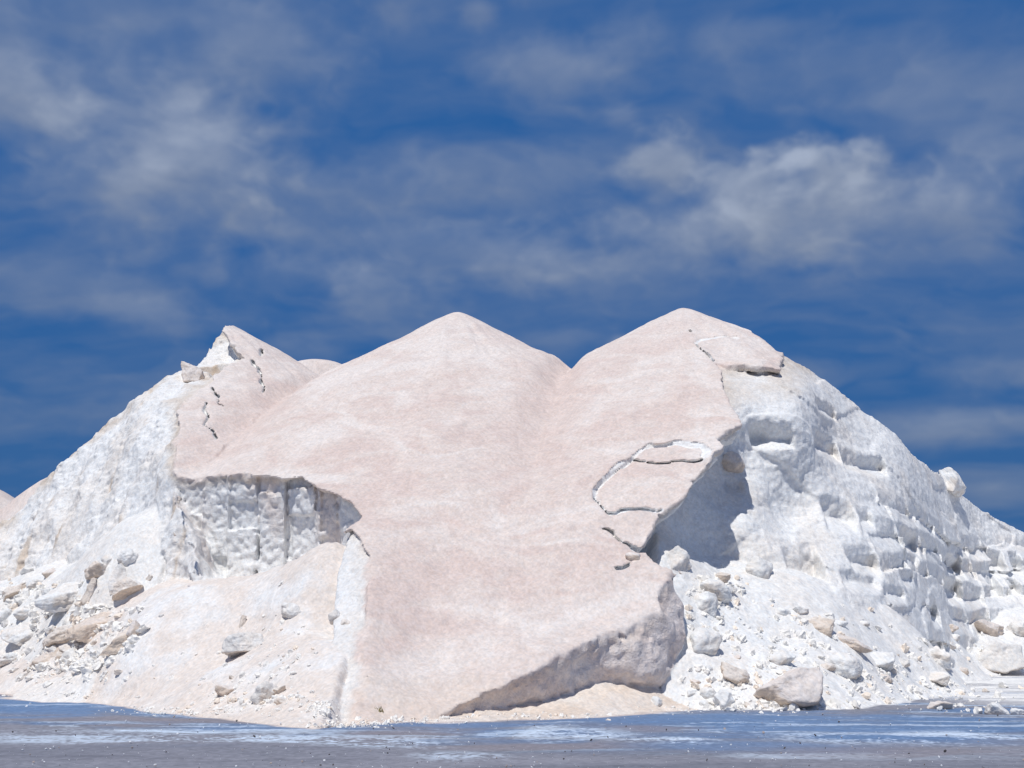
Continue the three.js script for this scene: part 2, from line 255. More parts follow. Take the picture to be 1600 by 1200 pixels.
const hash = (i, j) => { let h = Math.imul(i + 71, 374761393) ^ Math.imul(j + 37, 668265263); h = Math.imul(h ^ (h >>> 13), 1274126177); return ((h ^ (h >>> 16)) >>> 0) / 4294967296; };
const notchPanel = (x, y) => { const i = Math.floor(x / 0.93), j = Math.floor(y / 0.78 + hash(i, 5)); return 0.22 * (hash(i, j) - 0.5); };
const ledge = (x, y) => {                                     // the rows of bites left by a bucket: upright below, sloping above, broken into lengths
  const wx = x + 0.10 * noise(x * 1.7, y * 1.7, 3.1), wy = y + 0.14 * noise(x * 1.5, y * 2.1, 8.2) + 0.5 * noise(x * 0.25, y * 0.2, 4.4);
  const row = wy / 1.12, j = Math.floor(row), v = row - j, col = wx / 1.9 + 0.5 * hash(j, 9), i = Math.floor(col), e = Math.min(col - i, 1 - col + i), q = hash(i * 3, j);
  const low = step(7.0, 5.2, y) * step(10, 13, x), amp = (0.04 + 0.52 * q) * (0.06 + 0.94 * low) * (q < 0.22 ? 0.15 : 1) * step(0, 0.05, e);
  return amp * (v < 0.5 ? 1 - v / 0.5 : (v - 0.5) / 0.5) + 0.12 * low * (hash(i, j * 7) - 0.5);
};
// where the digging has lowered the skyline, left and right of the three peaks
const sky1 = (pts) => { const q = pts.map(([px, py, d]) => at(px, py, d)); return [linear1(q.map((p) => [p[0], p[1]])), linear1(q.map((p) => [p[0], p[2]]))]; };
const [leftTop, leftRidge] = sky1([[-300, 900, 43], [-100, 850, 43], [0, 812, 43], [35, 792, 43], [60, 764, 43], [80, 751, 43], [100, 736, 43], [135, 703, 43], [180, 664, 43], [215, 631, 43], [245, 603, 43], [262, 586, 43], [274, 580, 43], [279, 558, 43], [300, 568, 43], [319, 583, 43], [340, 600, 43], [380, 600, 43]]);
const [peakTop] = sky1([[100, 1200, 47.5], [240, 760, 47.5], [262, 690, 47.5], [300, 640, 47.5], [323, 600, 47.5], [326, 527, 47.5], [337, 515, 47.5], [350, 509, 48], [362, 517, 48], [372, 450, 48]]);
const [rightTop, rightRidge] = sky1([[1180, 500, 41], [1205, 558, 41], [1260, 589, 41.9], [1305, 610, 42.2], [1335, 626, 42.6], [1365, 653, 43], [1425, 703, 44.5], [1480, 742, 50.6], [1530, 779, 53.4], [1600, 832, 56], [1750, 945, 58]]);
const capH = new Grid(X0, X1, -80, -17, 0.1, (x, z) => {
  if (z < -45.2 && x < at(372, 450, 48)[0]) return peakTop(x) + 0.05 * fbm(x * 2.7, 4.4, 1, 3) - 0.75 * Math.max(0, -48.6 - z);
  if (z >= -45.2 && x < at(345, 600, 43)[0]) return leftTop(x) + 0.8 * fbm(x * 1.1, 4.4, 1, 5) + 0.22 * (noise(x * 1.1, 2, 2) > 0.05 ? 1 : 0) - 0.75 * Math.max(0, leftRidge(x) - 2.2 - z);
  if (x > at(1180, 500, 42)[0]) return rightTop(x) + 0.14 * fbm(x * 1.5, 6.4, 1, 4) - 0.6 * Math.max(0, rightRidge(x) - z);
  return 60;
});

// loose salt lying below the cuts, as heights over the ground plan
const heights = (pts, more) => { const f = spline(pts.map(([px, py, d]) => { const p = at(px, py, d ?? groundDepth(px, py)); return [p[0], p[2], p[1]]; })); return new Grid(X0, X1, -62, -17, 0.07, (x, z) => clamp(toe(Math.max(f(x, z), -1) + more(x, z), x, z), -1.5, 8)); };
const lumps = (x, z) => 0.22 * fbm(x * 0.8, 3, z * 0.8, 3) + 0.08 * fbm(x * 1.7, 8, z * 1.7, 2);
const TALUS = [
  heights([[240, 796, 34.2], [262, 907, 32.2], [150, 846, 35], [60, 890, 37.5], [0, 915, 38.8], [-150, 950, 40], [0, 1080], [-200, 1078], [130, 1084], [180, 1100], [300, 1115], [440, 1128], [500, 1136], [100, 960, 32.8], [0, 1000, 34.8], [200, 980, 28.8], [200, 1050, 27.2], [90, 1040, 30.6], [150, 910, 32.6], [60, 902, 42], [0, 922, 44], [150, 872, 38.5], [240, 830, 37.5], [-150, 955, 46]], (x, z) => (x < at(300, 900, 30)[0] ? 1 : 0.35) * lumps(x, z) * 1.3 - 3 * Math.max(0, x - at(236, 930, 32)[0])),
  heights([[262, 907, 32.2], [200, 980, 28.8], [200, 1050, 27.2], [180, 1100], [300, 1115], [440, 1128], [500, 1136], [400, 908, 32.0], [300, 910, 33.0], [440, 900, 31.2], [480, 868, 29.2], [525, 838, 28.3], [505, 900, 27], [499, 1000, 24.3], [499, 1060, 22.8], [400, 1000, 27], [300, 1010, 27.4], [300, 1070, 24.9], [400, 1070, 23.7], [560, 1000, 26.5], [560, 900, 29.6], [100, 1090], [330, 918, 36], [420, 918, 35], [262, 918, 36], [150, 960, 33], [500, 880, 34]], (x, z) => 0.4 * lumps(x, z) - 2 * Math.max(0, x + 3.4)),
  heights([[690, 1123], [800, 1119], [900, 1118], [1000, 1112], [1080, 1106], ...[[740, 1090, 1115], [800, 1060, 1104], [850, 1034, 1097], [900, 1009, 1081], [950, 981, 1052], [1000, 950, 1056], [1044, 905, 1060]].map(([px, e, b]) => [px, b, depthOn(px, e) + 0.35]), [900, 1060, 27.5], [960, 1040, 28], [1060, 1045, 28.6]], (x, z) => 0.35 * lumps(x, z) - 2 * Math.max(0, x - 4.1) - 2 * Math.max(0, -1.6 - x)),
  heights([[1040, 848, 29.2], [1100, 880, 31], [1150, 888, 31.8], [1220, 900, 31.4], [1300, 930, 31], [1400, 955, 33.3], [1470, 972, 42.2], [1600, 968, 49.2], [1750, 975, 53], [1050, 1107], [1075, 1107], [1150, 1109], [1230, 1108], [1330, 1104], [1420, 1092], [1455, 1066], [1540, 1056], [1700, 1052], [1100, 980, 27.6], [1200, 1000, 28.1], [1300, 1010, 28.7], [1400, 1030, 31], [1090, 925, 28.6], [1450, 1010, 40], [1540, 1000, 47.4], [1060, 1040, 26], [1220, 900, 36], [1300, 930, 36], [1400, 955, 39], [1500, 970, 50]], (x, z) => 1.0 * lumps(x, z) - 2.2 * Math.max(0, 3.4 - x - 0.12 * (z + 26))),
];

// cracks in the pink crust: [half width, how deep, outline]
const CRACKS = [[0.075, 0.5, [[946, 825], [953, 829], [961, 832], [966, 840], [972, 847], [981, 852], [991, 859], [1003, 858]]], [0.05, 0.3, [[929, 776], [934, 784], [940, 791], [950, 801]]], [0.07, 0.3, [[950, 801], [965, 797], [984, 793], [1008, 793], [1034, 796]]], [0.07, 0.07, [[929, 776], [931, 761], [945, 748], [961, 735], [978, 721], [995, 709], [1014, 694]]], [0.10, 0.07, [[1010, 697], [1024, 692], [1040, 693], [1062, 691], [1080, 694], [1098, 695], [1104, 702], [1101, 712]]], [0.03, 0.2, [[989, 716], [1008, 719], [1025, 722], [1060, 721], [1098, 717]]], [0.07, 0.4, [[331, 606], [337, 614], [341, 622], [345, 630], [349, 637]]], [0.06, 0.4, [[318, 630], [320, 640], [321, 649], [319, 664], [325, 670], [330, 675], [334, 681], [337, 686]]], [0.07, 0.35, [[392, 561], [397, 570], [401, 579], [405, 587], [407, 592], [412, 611]]], [0.05, 0.3, [[408, 546], [411, 551], [409, 557]]], [0.06, 0.4, [[1088, 539], [1094, 545], [1101, 551], [1107, 556], [1114, 563]]], [0.07, 0.05, [[1086, 537], [1096, 531], [1109, 529], [1130, 528], [1152, 530]]], [0.10, 0.3, [[1078, 519], [1080, 519]]], [0.05, 0.25, [[965, 888], [972, 887], [977, 883], [979, 880]]]]
  .map(([w, deep, l]) => { const line = front(l); let a = 1e9, b = -1e9, c = 1e9, d = -1e9; for (const [x, y] of line) { a = Math.min(a, x); b = Math.max(b, x); c = Math.min(c, y); d = Math.max(d, y); } return { w: deep < 0.1 ? w : Math.max(0.042, w * 0.55), deep: deep < 0.1 ? deep : Math.max(0.2, deep * 0.5), line, box: [a - 0.4, b + 0.4, c - 0.4, d + 0.4] }; });
const crackD = CRACKS.map((k) => new Grid(k.box[0], k.box[1], k.box[2], k.box[3], 0.02, (x, y) => lineDistance(k.line, x + 0.16 * fbm(x * 3, y * 3, 1, 4), y + 0.13 * fbm(x * 3, y * 3, 6, 4)) - k.w * (1 + 0.7 * noise(x * 2.2, y * 2.2, 2))));
const SLABS = [[[989, 716], [1025, 722], [1060, 721], [1101, 716], [1104, 698], [1062, 691], [1020, 693]], [[929, 776], [950, 801], [984, 793], [1034, 797], [1071, 769], [1101, 727], [1101, 716], [1060, 721], [1025, 722], [989, 716], [961, 735], [931, 761]], [[950, 801], [984, 793], [1034, 797], [1015, 825], [1003, 858], [985, 853], [966, 838], [946, 825]], [[1114, 563], [1101, 551], [1088, 539], [1109, 529], [1152, 530], [1215, 572], [1160, 571]]].map(front);
const slabDrop = new Grid(2, 12, 2, 14, 0.05, (x, y) => { let o = 0; [0.09, 0.14, 0.05, -0.05].forEach((d, i) => { o += d * step(-0.06, 0.06, polyDistance(SLABS[i], x, y)); }); return o; });

const S = { dM: 0, region: 0, talus: 0, keep: 0 };            // what the last call of field() met
function field(x, y, z) {                                     // positive inside the salt
  let dM = (moundH.at(x, z) - y) * 0.857;
  if (x > 2 && x < 12 && y > 2 && y < 14) dM -= slabDrop.at(x, y);
  let solid = dM, region = 0;
  const c = (capH.at(x, z) - y) * 0.75; if (c < solid) { solid = c; region = 7; }
  const top = dM;
  if (solid > -1.5) {
    for (let i = 0; i < CRACKS.length; i++) {
      const b = CRACKS[i].box; if (x < b[0] || x > b[1] || y < b[2] || y > b[3] || dM > 1.2) continue;
      const k = Math.max(crackD[i].at(x, y), dM - CRACKS[i].deep); if (k < solid) { solid = k; region = 8; }
    }
    const wob = 0.16 * fbm(x * 1.9, y * 1.9, z * 1.9, 3);
    const lip = dM > 0.22 ? 0.12 : 0, under = Math.max(0, dM);
    let n1 = NaN;
    const rough = (a, b, cc) => { if (n1 !== n1) n1 = fbm(x * 0.9, y * 0.9, z * 0.9, 2); return a * n1 + b * fbm(x * 2.7, y * 2.7, z * 2.7, 3) + cc * noise(x * 8.5, y * 8.5, z * 8.5); };
    if (x < -6) {
      const g = LEFT.poly.at(x, y + 0.85 * Math.min(under, 0.50)) + wob + lip;
      if (g > -1.5) { const ridge = Math.abs(noise(x * 0.9 + y * 0.35, y * 0.28, z * 0.9)); const k = Math.max(-g, (LEFT.z.at(x, y) - z) * 0.62 + rough(0.22, 0.13, 0.045) + 0.12 * fbm(x * 2.2, y * 0.9, z * 2.2, 4) - 0.2 * ridge); if (k < solid) { solid = k; region = 1; } }
    }
    if (x < -2) {
      let g = NOTCH.poly.at(x, y) + wob * 0.6 + lip + (x < -8.3 ? 0.3 * fbm(x * 1.7, y * 1.7, z * 1.7, 4) : 0);
      if (g > -1.5) { const k = Math.max(-g, (NOTCH.z.at(x, y) - z) * 0.8 - notchBands(x + 0.05 * noise(x * 3, y * 2.2, 1)) - notchPanel(x + 0.05 * noise(x * 4, y * 4, 7), y + 0.06 * noise(x * 4, y * 4, 2)) + rough(0.01, 0.05, 0.06)); if (k < solid) { solid = k; region = 2; } }
      g = SPUR.poly.at(x, y) + wob * 0.8;
      if (g > -1.5) { const k = Math.max(-g, (SPUR.z.at(x, y) - z) * 0.7 + rough(0.1, 0.16, 0.03)); if (k < solid) { solid = k; region = 3; } }
    }
    if (x > -3) {
      if (x > 2.5) {
        const g = RIGHT.poly.at(x, y + 0.85 * Math.min(under, 0.45)) + wob + lip;
        if (g > -1.5) { const k = Math.max(-g, (RIGHT.z.at(x, y) - biteDepth.at(x, y) - ledge(x, y) - z) * 0.66 + rough(0.07, 0.07, 0.03) - 0.09 * step(0.1, 0.2, noise(x * 0.55 + 0.2 * n1, y * 0.85, 2.5))); if (k < solid) { solid = k; region = 4; } }
      }
      if (x < 6.5 && y < 5) {
        const g = SCARP.poly.at(x, y + 0.85 * Math.min(under, 1.40)) + wob * 1.5;
        if (g > -1.5) { const k = Math.max(-g, (SCARP.z.at(x, y) - z) * 0.7 + rough(0.22, 0.15, 0.04)); if (k < solid) { solid = k; region = 5; } }
      }
    }
  }
  let talus = -1;
  if (y < 6 && z > -61) for (let i = 0; i < 4; i++) {
    const t = (TALUS[i].at(x, z) - y) * 0.85; if (t > solid && t > -0.8) { solid = t; talus = i; }
  }
  if (talus >= 0) { solid += 0.025 * noise(x * 5, y * 5, z * 5) + 0.02 * noise(x * 10, y * 10, z * 10); }
  S.dM = top; S.region = region; S.talus = talus;
  return solid;
}

// ---------------------------------------------------------------- colours of the salt itself (linear)
const PINK = [0.79, 0.68, 0.622], PALE = [0.845, 0.765, 0.715], ROSE = [0.745, 0.61, 0.555], TAN = [0.60, 0.455, 0.32], WHITE = [0.90, 0.90, 0.895], CREAM = [0.885, 0.825, 0.765], PEACH = [0.80, 0.675, 0.575], RUST = [0.73, 0.585, 0.455];
const mix = (o, c, t) => { o[0] += (c[0] - o[0]) * t; o[1] += (c[1] - o[1]) * t; o[2] += (c[2] - o[2]) * t; };
function saltColor(x, y, z, o) {                              // after field(x, y, z)
  const n = fbm(x * 1.3, y * 1.3, z * 1.3, 3);
  if (S.talus >= 0) {
    if (S.talus === 3) { o[0] = 0.90; o[1] = 0.895; o[2] = 0.88; mix(o, CREAM, clamp(0.18 + n * 0.9, 0, 0.6)); }
    else if (S.talus === 2) { o[0] = 0.80; o[1] = 0.675; o[2] = 0.57; mix(o, CREAM, clamp(0.35 + n + 0.4 * y, 0, 0.9)); }
    else if (S.talus === 1) { o[0] = 0.85; o[1] = 0.765; o[2] = 0.70; mix(o, WHITE, clamp(0.2 + n * 1.4, 0, 0.8)); mix(o, PEACH, 0.3 * step(0.8, 0.1, y)); }
    else { o[0] = 0.885; o[1] = 0.875; o[2] = 0.855; mix(o, CREAM, clamp(0.25 + n + 0.6 * step(2.2, 0.6, y), 0, 0.9)); }
    return 0;
  }
  const inner = S.region === 8 ? step(0.02, 0.05, S.dM) : step(0.05, 0.17, S.dM + 0.05 * n);
  const [fa, fq] = flow(x, z), w = fbm(x * 0.45, y * 0.9, 2.2, 3);
  const band = 0.75 * fbm(x * 0.5 + w * 1.8, y * 1.7 + w * 2.6, 5.1, 5) + 0.35 * fbm(fa * 0.8 + w, fq * 0.12, 8.3, 4), fine = fbm(x * 2.6 + w * 2, y * 5 + w * 2, z * 1.5, 3), speck = noise(x * 7.7, y * 11, z * 7.7) * 0.6 + noise(x * 3.9, y * 6, z * 3.9) * 0.5;
  o[0] = PINK[0]; o[1] = PINK[1]; o[2] = PINK[2];
  mix(o, PALE, clamp(0.1 + band * 3.0 + 0.9 * fine + 0.08 * speck, 0, 1)); mix(o, ROSE, clamp(-band * 3.2 + fine * 1.2 + 0.10 * speck - 0.02, 0, 0.95));
  let k1 = -1e9, k2 = -1e9; for (let i = 0; i < 3; i++) { const k = coneHeight(CONES[i], x, z); if (k > k1) { k2 = k1; k1 = k; } else if (k > k2) k2 = k; }
  mix(o, ROSE, 0.75 * step(1.1, 0.0, k1 - k2 + 0.5 * w) * step(5.2, 8.5, y));     // rosier along the valleys between the cones, to strengthen the crease
  mix(o, PALE, 0.45 * step(9.5, 14.5, y)); mix(o, PEACH, 0.55 * step(1.1, 0.1, y + n * 0.6));
  if (inner > 0) {
    const c = [WHITE[0], WHITE[1], WHITE[2]];
    const stain = S.region === 4 ? fbm(x * 0.8, y * 0.8, z * 0.8, 4) : fbm(x * 0.9, y * 0.35, z * 0.9, 4);
    if (S.region === 1 || S.region === 7) { mix(c, CREAM, clamp(0.25 + stain * 1.6, 0, 0.85)); mix(c, TAN, 0.6 * step(0.2, 0.42, fbm(x * 3, y * 0.5, z * 1.2, 3)) * step(0.0, 0.25, stain)); if (x < 0) mix(c, TAN, 0.6 * step(0.9, 0.1, capH.at(x, z) - y) * step(-0.1, 0.2, n)); }
    else if (S.region === 2) mix(c, PINK, clamp(0.1 + stain * 1.6, 0, 0.7));
    else if (S.region === 3) mix(c, CREAM, clamp(0.05 + n, 0, 0.6));
    else if (S.region === 5) { mix(c, PINK, clamp(0.55 + n, 0.2, 0.9)); mix(c, ROSE, 0.35); }
    else mix(c, CREAM, clamp(0.1 + stain * 1.3, 0, 0.6));
    mix(c, TAN, 0.55 * step(0.5, 0.12, S.dM) * (S.region === 4 || S.region === 1 || S.region === 2 ? 1 : S.region === 8 ? 0 : 0.4));   // the broken edge of the old crust
    mix(o, c, inner);
  }
  return inner;
}

// ---------------------------------------------------------------- the surface of that solid, as triangles (naive surface nets)
const PARTS = new Map();                                      // part key -> triangles
function surface(v, zMin, zMax, partOf, store) {
  const nx = Math.ceil((X1 - X0) / v / 8), ny = Math.ceil(16.2 / v / 8), nz = Math.ceil((zMax - zMin) / v / 8), B = 8, yBase = -0.22;
  const NX = nx * B + 2, NY = ny * B + 2;
  const F = new Float32Array(9 * 9 * 9), cells = new Map(), pos = [], edges = [];
  const reach = v * 6.5;
  for (let bk = 0; bk < nz; bk++) for (let bj = 0; bj < ny; bj++) for (let bi = 0; bi < nx; bi++) {
    const ox = X0 + bi * B * v, oy = yBase + bj * B * v, oz = zMin + bk * B * v;
    let sign = 0, near = false;
    for (let c = 0; c < 27 && !near; c++) { const f = field(ox + (c % 3) * 4 * v, oy + (((c / 3) | 0) % 3) * 4 * v, oz + ((c / 9) | 0) * 4 * v); const s = f > 0 ? 1 : -1; if (Math.abs(f) < reach || (sign && s !== sign)) near = true; sign = s; }
    if (!near) continue;
    let any = 0; for (let k = 0, n = 0; k < 9; k++) for (let j = 0; j < 9; j++) for (let i = 0; i < 9; i++, n++) { const f = F[n] = field(ox + i * v, oy + j * v, oz + k * v); any |= f > 0 ? 1 : 2; }
    if (any !== 3) continue;
    for (let k = 0; k < 8; k++) for (let j = 0; j < 8; j++) for (let i = 0; i < 8; i++) {
      const n = i + 9 * j + 81 * k; let sx = 0, sy = 0, sz = 0, m = 0; const gx = bi * B + i, gy = bj * B + j, gz = bk * B + k;
      const f0 = F[n], in0 = f0 > 0;
      if (in0 !== F[n + 1] > 0) edges.push(gx, gy, gz, 0, in0 ? 1 : 0);
      if (in0 !== F[n + 9] > 0) edges.push(gx, gy, gz, 1, in0 ? 1 : 0);
      if (in0 !== F[n + 81] > 0) edges.push(gx, gy, gz, 2, in0 ? 1 : 0);
      for (let e = 0; e < 12; e++) {
        const ax = e >> 2, q = e & 1, w = (e >> 1) & 1; let a, dx = 0, dy = 0, dz = 0, st;
        if (ax === 0) { dy = q; dz = w; st = 1; } else if (ax === 1) { dx = q; dz = w; st = 9; } else { dx = q; dy = w; st = 81; }
        a = n + dx + 9 * dy + 81 * dz; const fa = F[a], fb = F[a + st]; if (fa > 0 === fb > 0) continue;
        const t = fa / (fa - fb); sx += dx + (ax === 0 ? t : 0); sy += dy + (ax === 1 ? t : 0); sz += dz + (ax === 2 ? t : 0); m++;
      }
      if (!m) continue;
      cells.set(gx + NX * (gy + NY * gz), pos.length / 3);
      pos.push(ox + (i + sx / m) * v, oy + (j + sy / m) * v, oz + (k + sz / m) * v);
    }
  }
  const n = pos.length / 3, normal = new Float32Array(pos.length), color = new Float32Array(pos.length), part = new Uint8Array(n), quads = [];
  const id = (x, y, z) => cells.get(x + NX * (y + NY * z));
  for (let e = 0; e < edges.length; e += 5) {
    const x = edges[e], y = edges[e + 1], z = edges[e + 2], ax = edges[e + 3]; let a, b, c, d;
    if (ax === 0) { a = id(x, y - 1, z - 1); b = id(x, y, z - 1); c = id(x, y, z); d = id(x, y - 1, z); }
    else if (ax === 1) { a = id(x - 1, y, z - 1); b = id(x - 1, y, z); c = id(x, y, z); d = id(x, y, z - 1); }
    else { a = id(x - 1, y - 1, z); b = id(x, y - 1, z); c = id(x, y, z); d = id(x - 1, y, z); }
    if (a === undefined || b === undefined || c === undefined || d === undefined) continue;
    if (pos[a * 3 + 1] < -0.12 && pos[c * 3 + 1] < -0.12) continue;
    if (edges[e + 4]) quads.push(a, b, c, d); else quads.push(a, d, c, b);
  }
  for (let q = 0; q < quads.length; q += 4) {
    const a = quads[q] * 3, b = quads[q + 1] * 3, c = quads[q + 2] * 3, d = quads[q + 3] * 3;
    const ux = pos[c] - pos[a], uy = pos[c + 1] - pos[a + 1], uz = pos[c + 2] - pos[a + 2], wx = pos[d] - pos[b], wy = pos[d + 1] - pos[b + 1], wz = pos[d + 2] - pos[b + 2];
    const X = uy * wz - uz * wy, Y = uz * wx - ux * wz, Z = ux * wy - uy * wx;
    for (const i of [a, b, c, d]) { normal[i] += X; normal[i + 1] += Y; normal[i + 2] += Z; }
  }
  const o = [0, 0, 0];
  for (let i = 0; i < n; i++) {
    const x = pos[i * 3], y = pos[i * 3 + 1], z = pos[i * 3 + 2], l = Math.hypot(normal[i * 3], normal[i * 3 + 1], normal[i * 3 + 2]) || 1;
    normal[i * 3] /= l; normal[i * 3 + 1] /= l; normal[i * 3 + 2] /= l;
    field(x, y, z); const inner = saltColor(x, y, z, o); color.set(o, i * 3); part[i] = partOf(x, y, z, inner);
  }
  for (let q = 0; q < quads.length; q += 4) {
    const k = part[quads[q]]; let p = store.get(k); if (!p) store.set(k, p = { map: new Map(), pos: [], normal: [], color: [], uv: [], index: [] });
    const a = quads[q], c = quads[q + 2], X = Math.abs(normal[a * 3] + normal[c * 3]), Y = Math.abs(normal[a * 3 + 1] + normal[c * 3 + 1]), Z = Math.abs(normal[a * 3 + 2] + normal[c * 3 + 2]);
    const axis = Y > X && Y > Z ? 1 : X > Z ? 0 : 2;
    const put = (i) => { const key = i * 3 + axis; let j = p.map.get(key); if (j === undefined) { j = p.pos.length / 3; p.map.set(key, j); for (let m = 0; m < 3; m++) { p.pos.push(pos[i * 3 + m]); p.normal.push(normal[i * 3 + m]); p.color.push(color[i * 3 + m]); } const x = pos[i * 3] / 3, y = pos[i * 3 + 1] / 3, z = pos[i * 3 + 2] / 3; if (axis === 0) p.uv.push(z, y); else if (axis === 1) p.uv.push(x, z); else p.uv.push(x, y); } return j; };
    const [i0, i1, i2, i3] = [put(quads[q]), put(quads[q + 1]), put(quads[q + 2]), put(quads[q + 3])];
    p.index.push(i0, i1, i2, i0, i2, i3);
  }
  return quads.length / 2;
}
// part numbers: mound * 10 + (0 crust, 1 cut face, 2..5 crust slabs, 6 notch wall, 7 spur, 8 scarp); 100 + talus
const partOf = (x, y, z, inner) => {
  if (S.talus >= 0) return 100 + S.talus;
  const m = moundOf(x, z);
  if (inner < 0.5 && S.dM < 0.4 && x > 2 && x < 12 && z < -20 && z > -45) for (let i = 0; i < 4; i++) if (polyDistance(SLABS[i], x, y) > 0) return 12 + i;
  return m * 10 + (inner > 0.5 && S.region !== 8 ? { 2: 6, 3: 7, 5: 8 }[S.region] || 1 : 0);
};
const t0 = Date.now();
let tris = surface(V, -58.5, -19.2, partOf, PARTS);
tris += surface(0.3, -79, -58.4, partOf, PARTS);
console.log('salt triangles', tris, Date.now() - t0, 'ms');
function partMesh(k, name, m) {
  const p = PARTS.get(k); if (!p) return null;
  const g = new THREE.BufferGeometry();
  g.setAttribute('position', new THREE.BufferAttribute(new Float32Array(p.pos), 3)); g.setAttribute('normal', new THREE.BufferAttribute(new Float32Array(p.normal), 3));
  g.setAttribute('color', new THREE.BufferAttribute(new Float32Array(p.color), 3)); g.setAttribute('uv', new THREE.BufferAttribute(new Float32Array(p.uv), 2)); g.setIndex(p.index);
  const o = new THREE.Mesh(g, m); o.name = name; return shade(o);
}
const MOUND_LABELS = ['middle pink salt cone, its long smooth front reaching the road', 'tallest salt cone with its right side dug away to white salt', 'broken salt cone with a notched tip and a white dug face'];
MOUND_LABELS.forEach((label, m) => {
  const g = new THREE.Group(); g.name = numbered('salt_mound'); tag(g, label, 'salt heap', 'salt cones heaped in a row'); scene.add(g);
  for (const [k, name, material] of [[0, 'crust', M.crust], [1, 'cut_face', M.cut], [2, 'crust_slab', M.crust], [3, 'crust_slab', M.crust], [4, 'crust_slab', M.crust], [5, 'crust_slab', M.crust], [6, 'notch_wall', M.cut], [7, 'spur', M.cut], [8, 'scarp', M.cut]]) {
    const o = partMesh(m * 10 + k, name, material); if (!o) continue;
    if (name === 'cut_face') o.userData.label = 'white dug salt face';
    if (k > 5) o.userData.label = { 6: 'upright bluish-white wall of the squared notch', 7: 'white upright rib beside the notch slope', 8: 'shaded undercut scarp at the foot' }[k];
    if (name === 'crust_slab') o.userData.label = ['small cracked crust slab above the largest one', 'large cracked crust slab sliding off', 'lowest cracked crust slab over the hollow', 'thick crust slab forming a ledge near the peak'][k - 2];
    g.add(o);
  }
});
['loose white salt with fallen blocks below the left dug face', 'cream loose salt slope under the squared notch', 'low peach apron of salt under the dark scarp', 'bright white loose salt spreading below the right dug face'].forEach((label, i) => {
  const o = partMesh(100 + i, numbered('loose_salt'), M.talus); tag(o, label, 'loose salt', null, 'stuff'); scene.add(o);
});

// ---------------------------------------------------------------- mounds further off
function farMound(x, z, h, slope, label, seed, round) {      // its near side is steeper: it was dug back there
  const n = 90, m = 60, pos = [], col = [], uv = [], idx = [], o = [0, 0, 0], R = h / slope + 2;
  for (let j = 0; j <= m; j++) for (let i = 0; i <= n; i++) {
    const r = R * (j / m) ** 1.3, a = i / n * 2 * Math.PI, px = Math.cos(a) * r, pz = Math.sin(a) * r;
    const y = h + slope * round * 0.8 - slope * Math.sqrt(r * r + round * round) - 1.4 * Math.max(0, pz - 2) + (j ? 0.4 * fbm((x + px) * 0.3, seed, (z + pz) * 0.3, 3) * Math.min(1, r / 3) : 0);
    pos.push(px, y, pz); uv.push(px / 3, pz / 3);
    const w = fbm(px * 0.4, y * 0.9, seed, 4); o[0] = PINK[0]; o[1] = PINK[1]; o[2] = PINK[2]; mix(o, PALE, clamp(0.4 + w * 1.6, 0, 1)); mix(o, ROSE, clamp(-w * 1.3, 0, 0.8)); col.push(...o);
    if (i < n && j < m) { const k = j * (n + 1) + i; idx.push(k, k + 1, k + n + 1, k + 1, k + n + 2, k + n + 1); }
  }
  const g = new THREE.BufferGeometry(); g.setAttribute('position', new THREE.Float32BufferAttribute(pos, 3)); g.setAttribute('color', new THREE.Float32BufferAttribute(col, 3)); g.setAttribute('uv', new THREE.Float32BufferAttribute(uv, 2)); g.setIndex(idx); g.computeVertexNormals();
  const c = new THREE.Mesh(g, M.crust); c.name = numbered('salt_mound'); c.position.set(x, 0, z); tag(c, label, 'salt heap', 'salt cones further off'); scene.add(shade(c));
}
{ const p = at(495, 557, 62); farMound(p[0], p[2], p[1], 0.58, 'rounded pale cone top peeping between the broken cone and the middle cone', 3.3, 2.2); }
{ const p = at(-40, 748, 100); farMound(p[0], p[2], p[1], 0.62, 'pink cone at the edge of the picture beyond the left dug face', 6.1, 1.2); }
{ const p = at(15, 775, 110); farMound(p[0], p[2], p[1], 0.6, 'farthest pale cone, a sliver between the left dug face and its pink neighbour', 9.4, 1.5); }

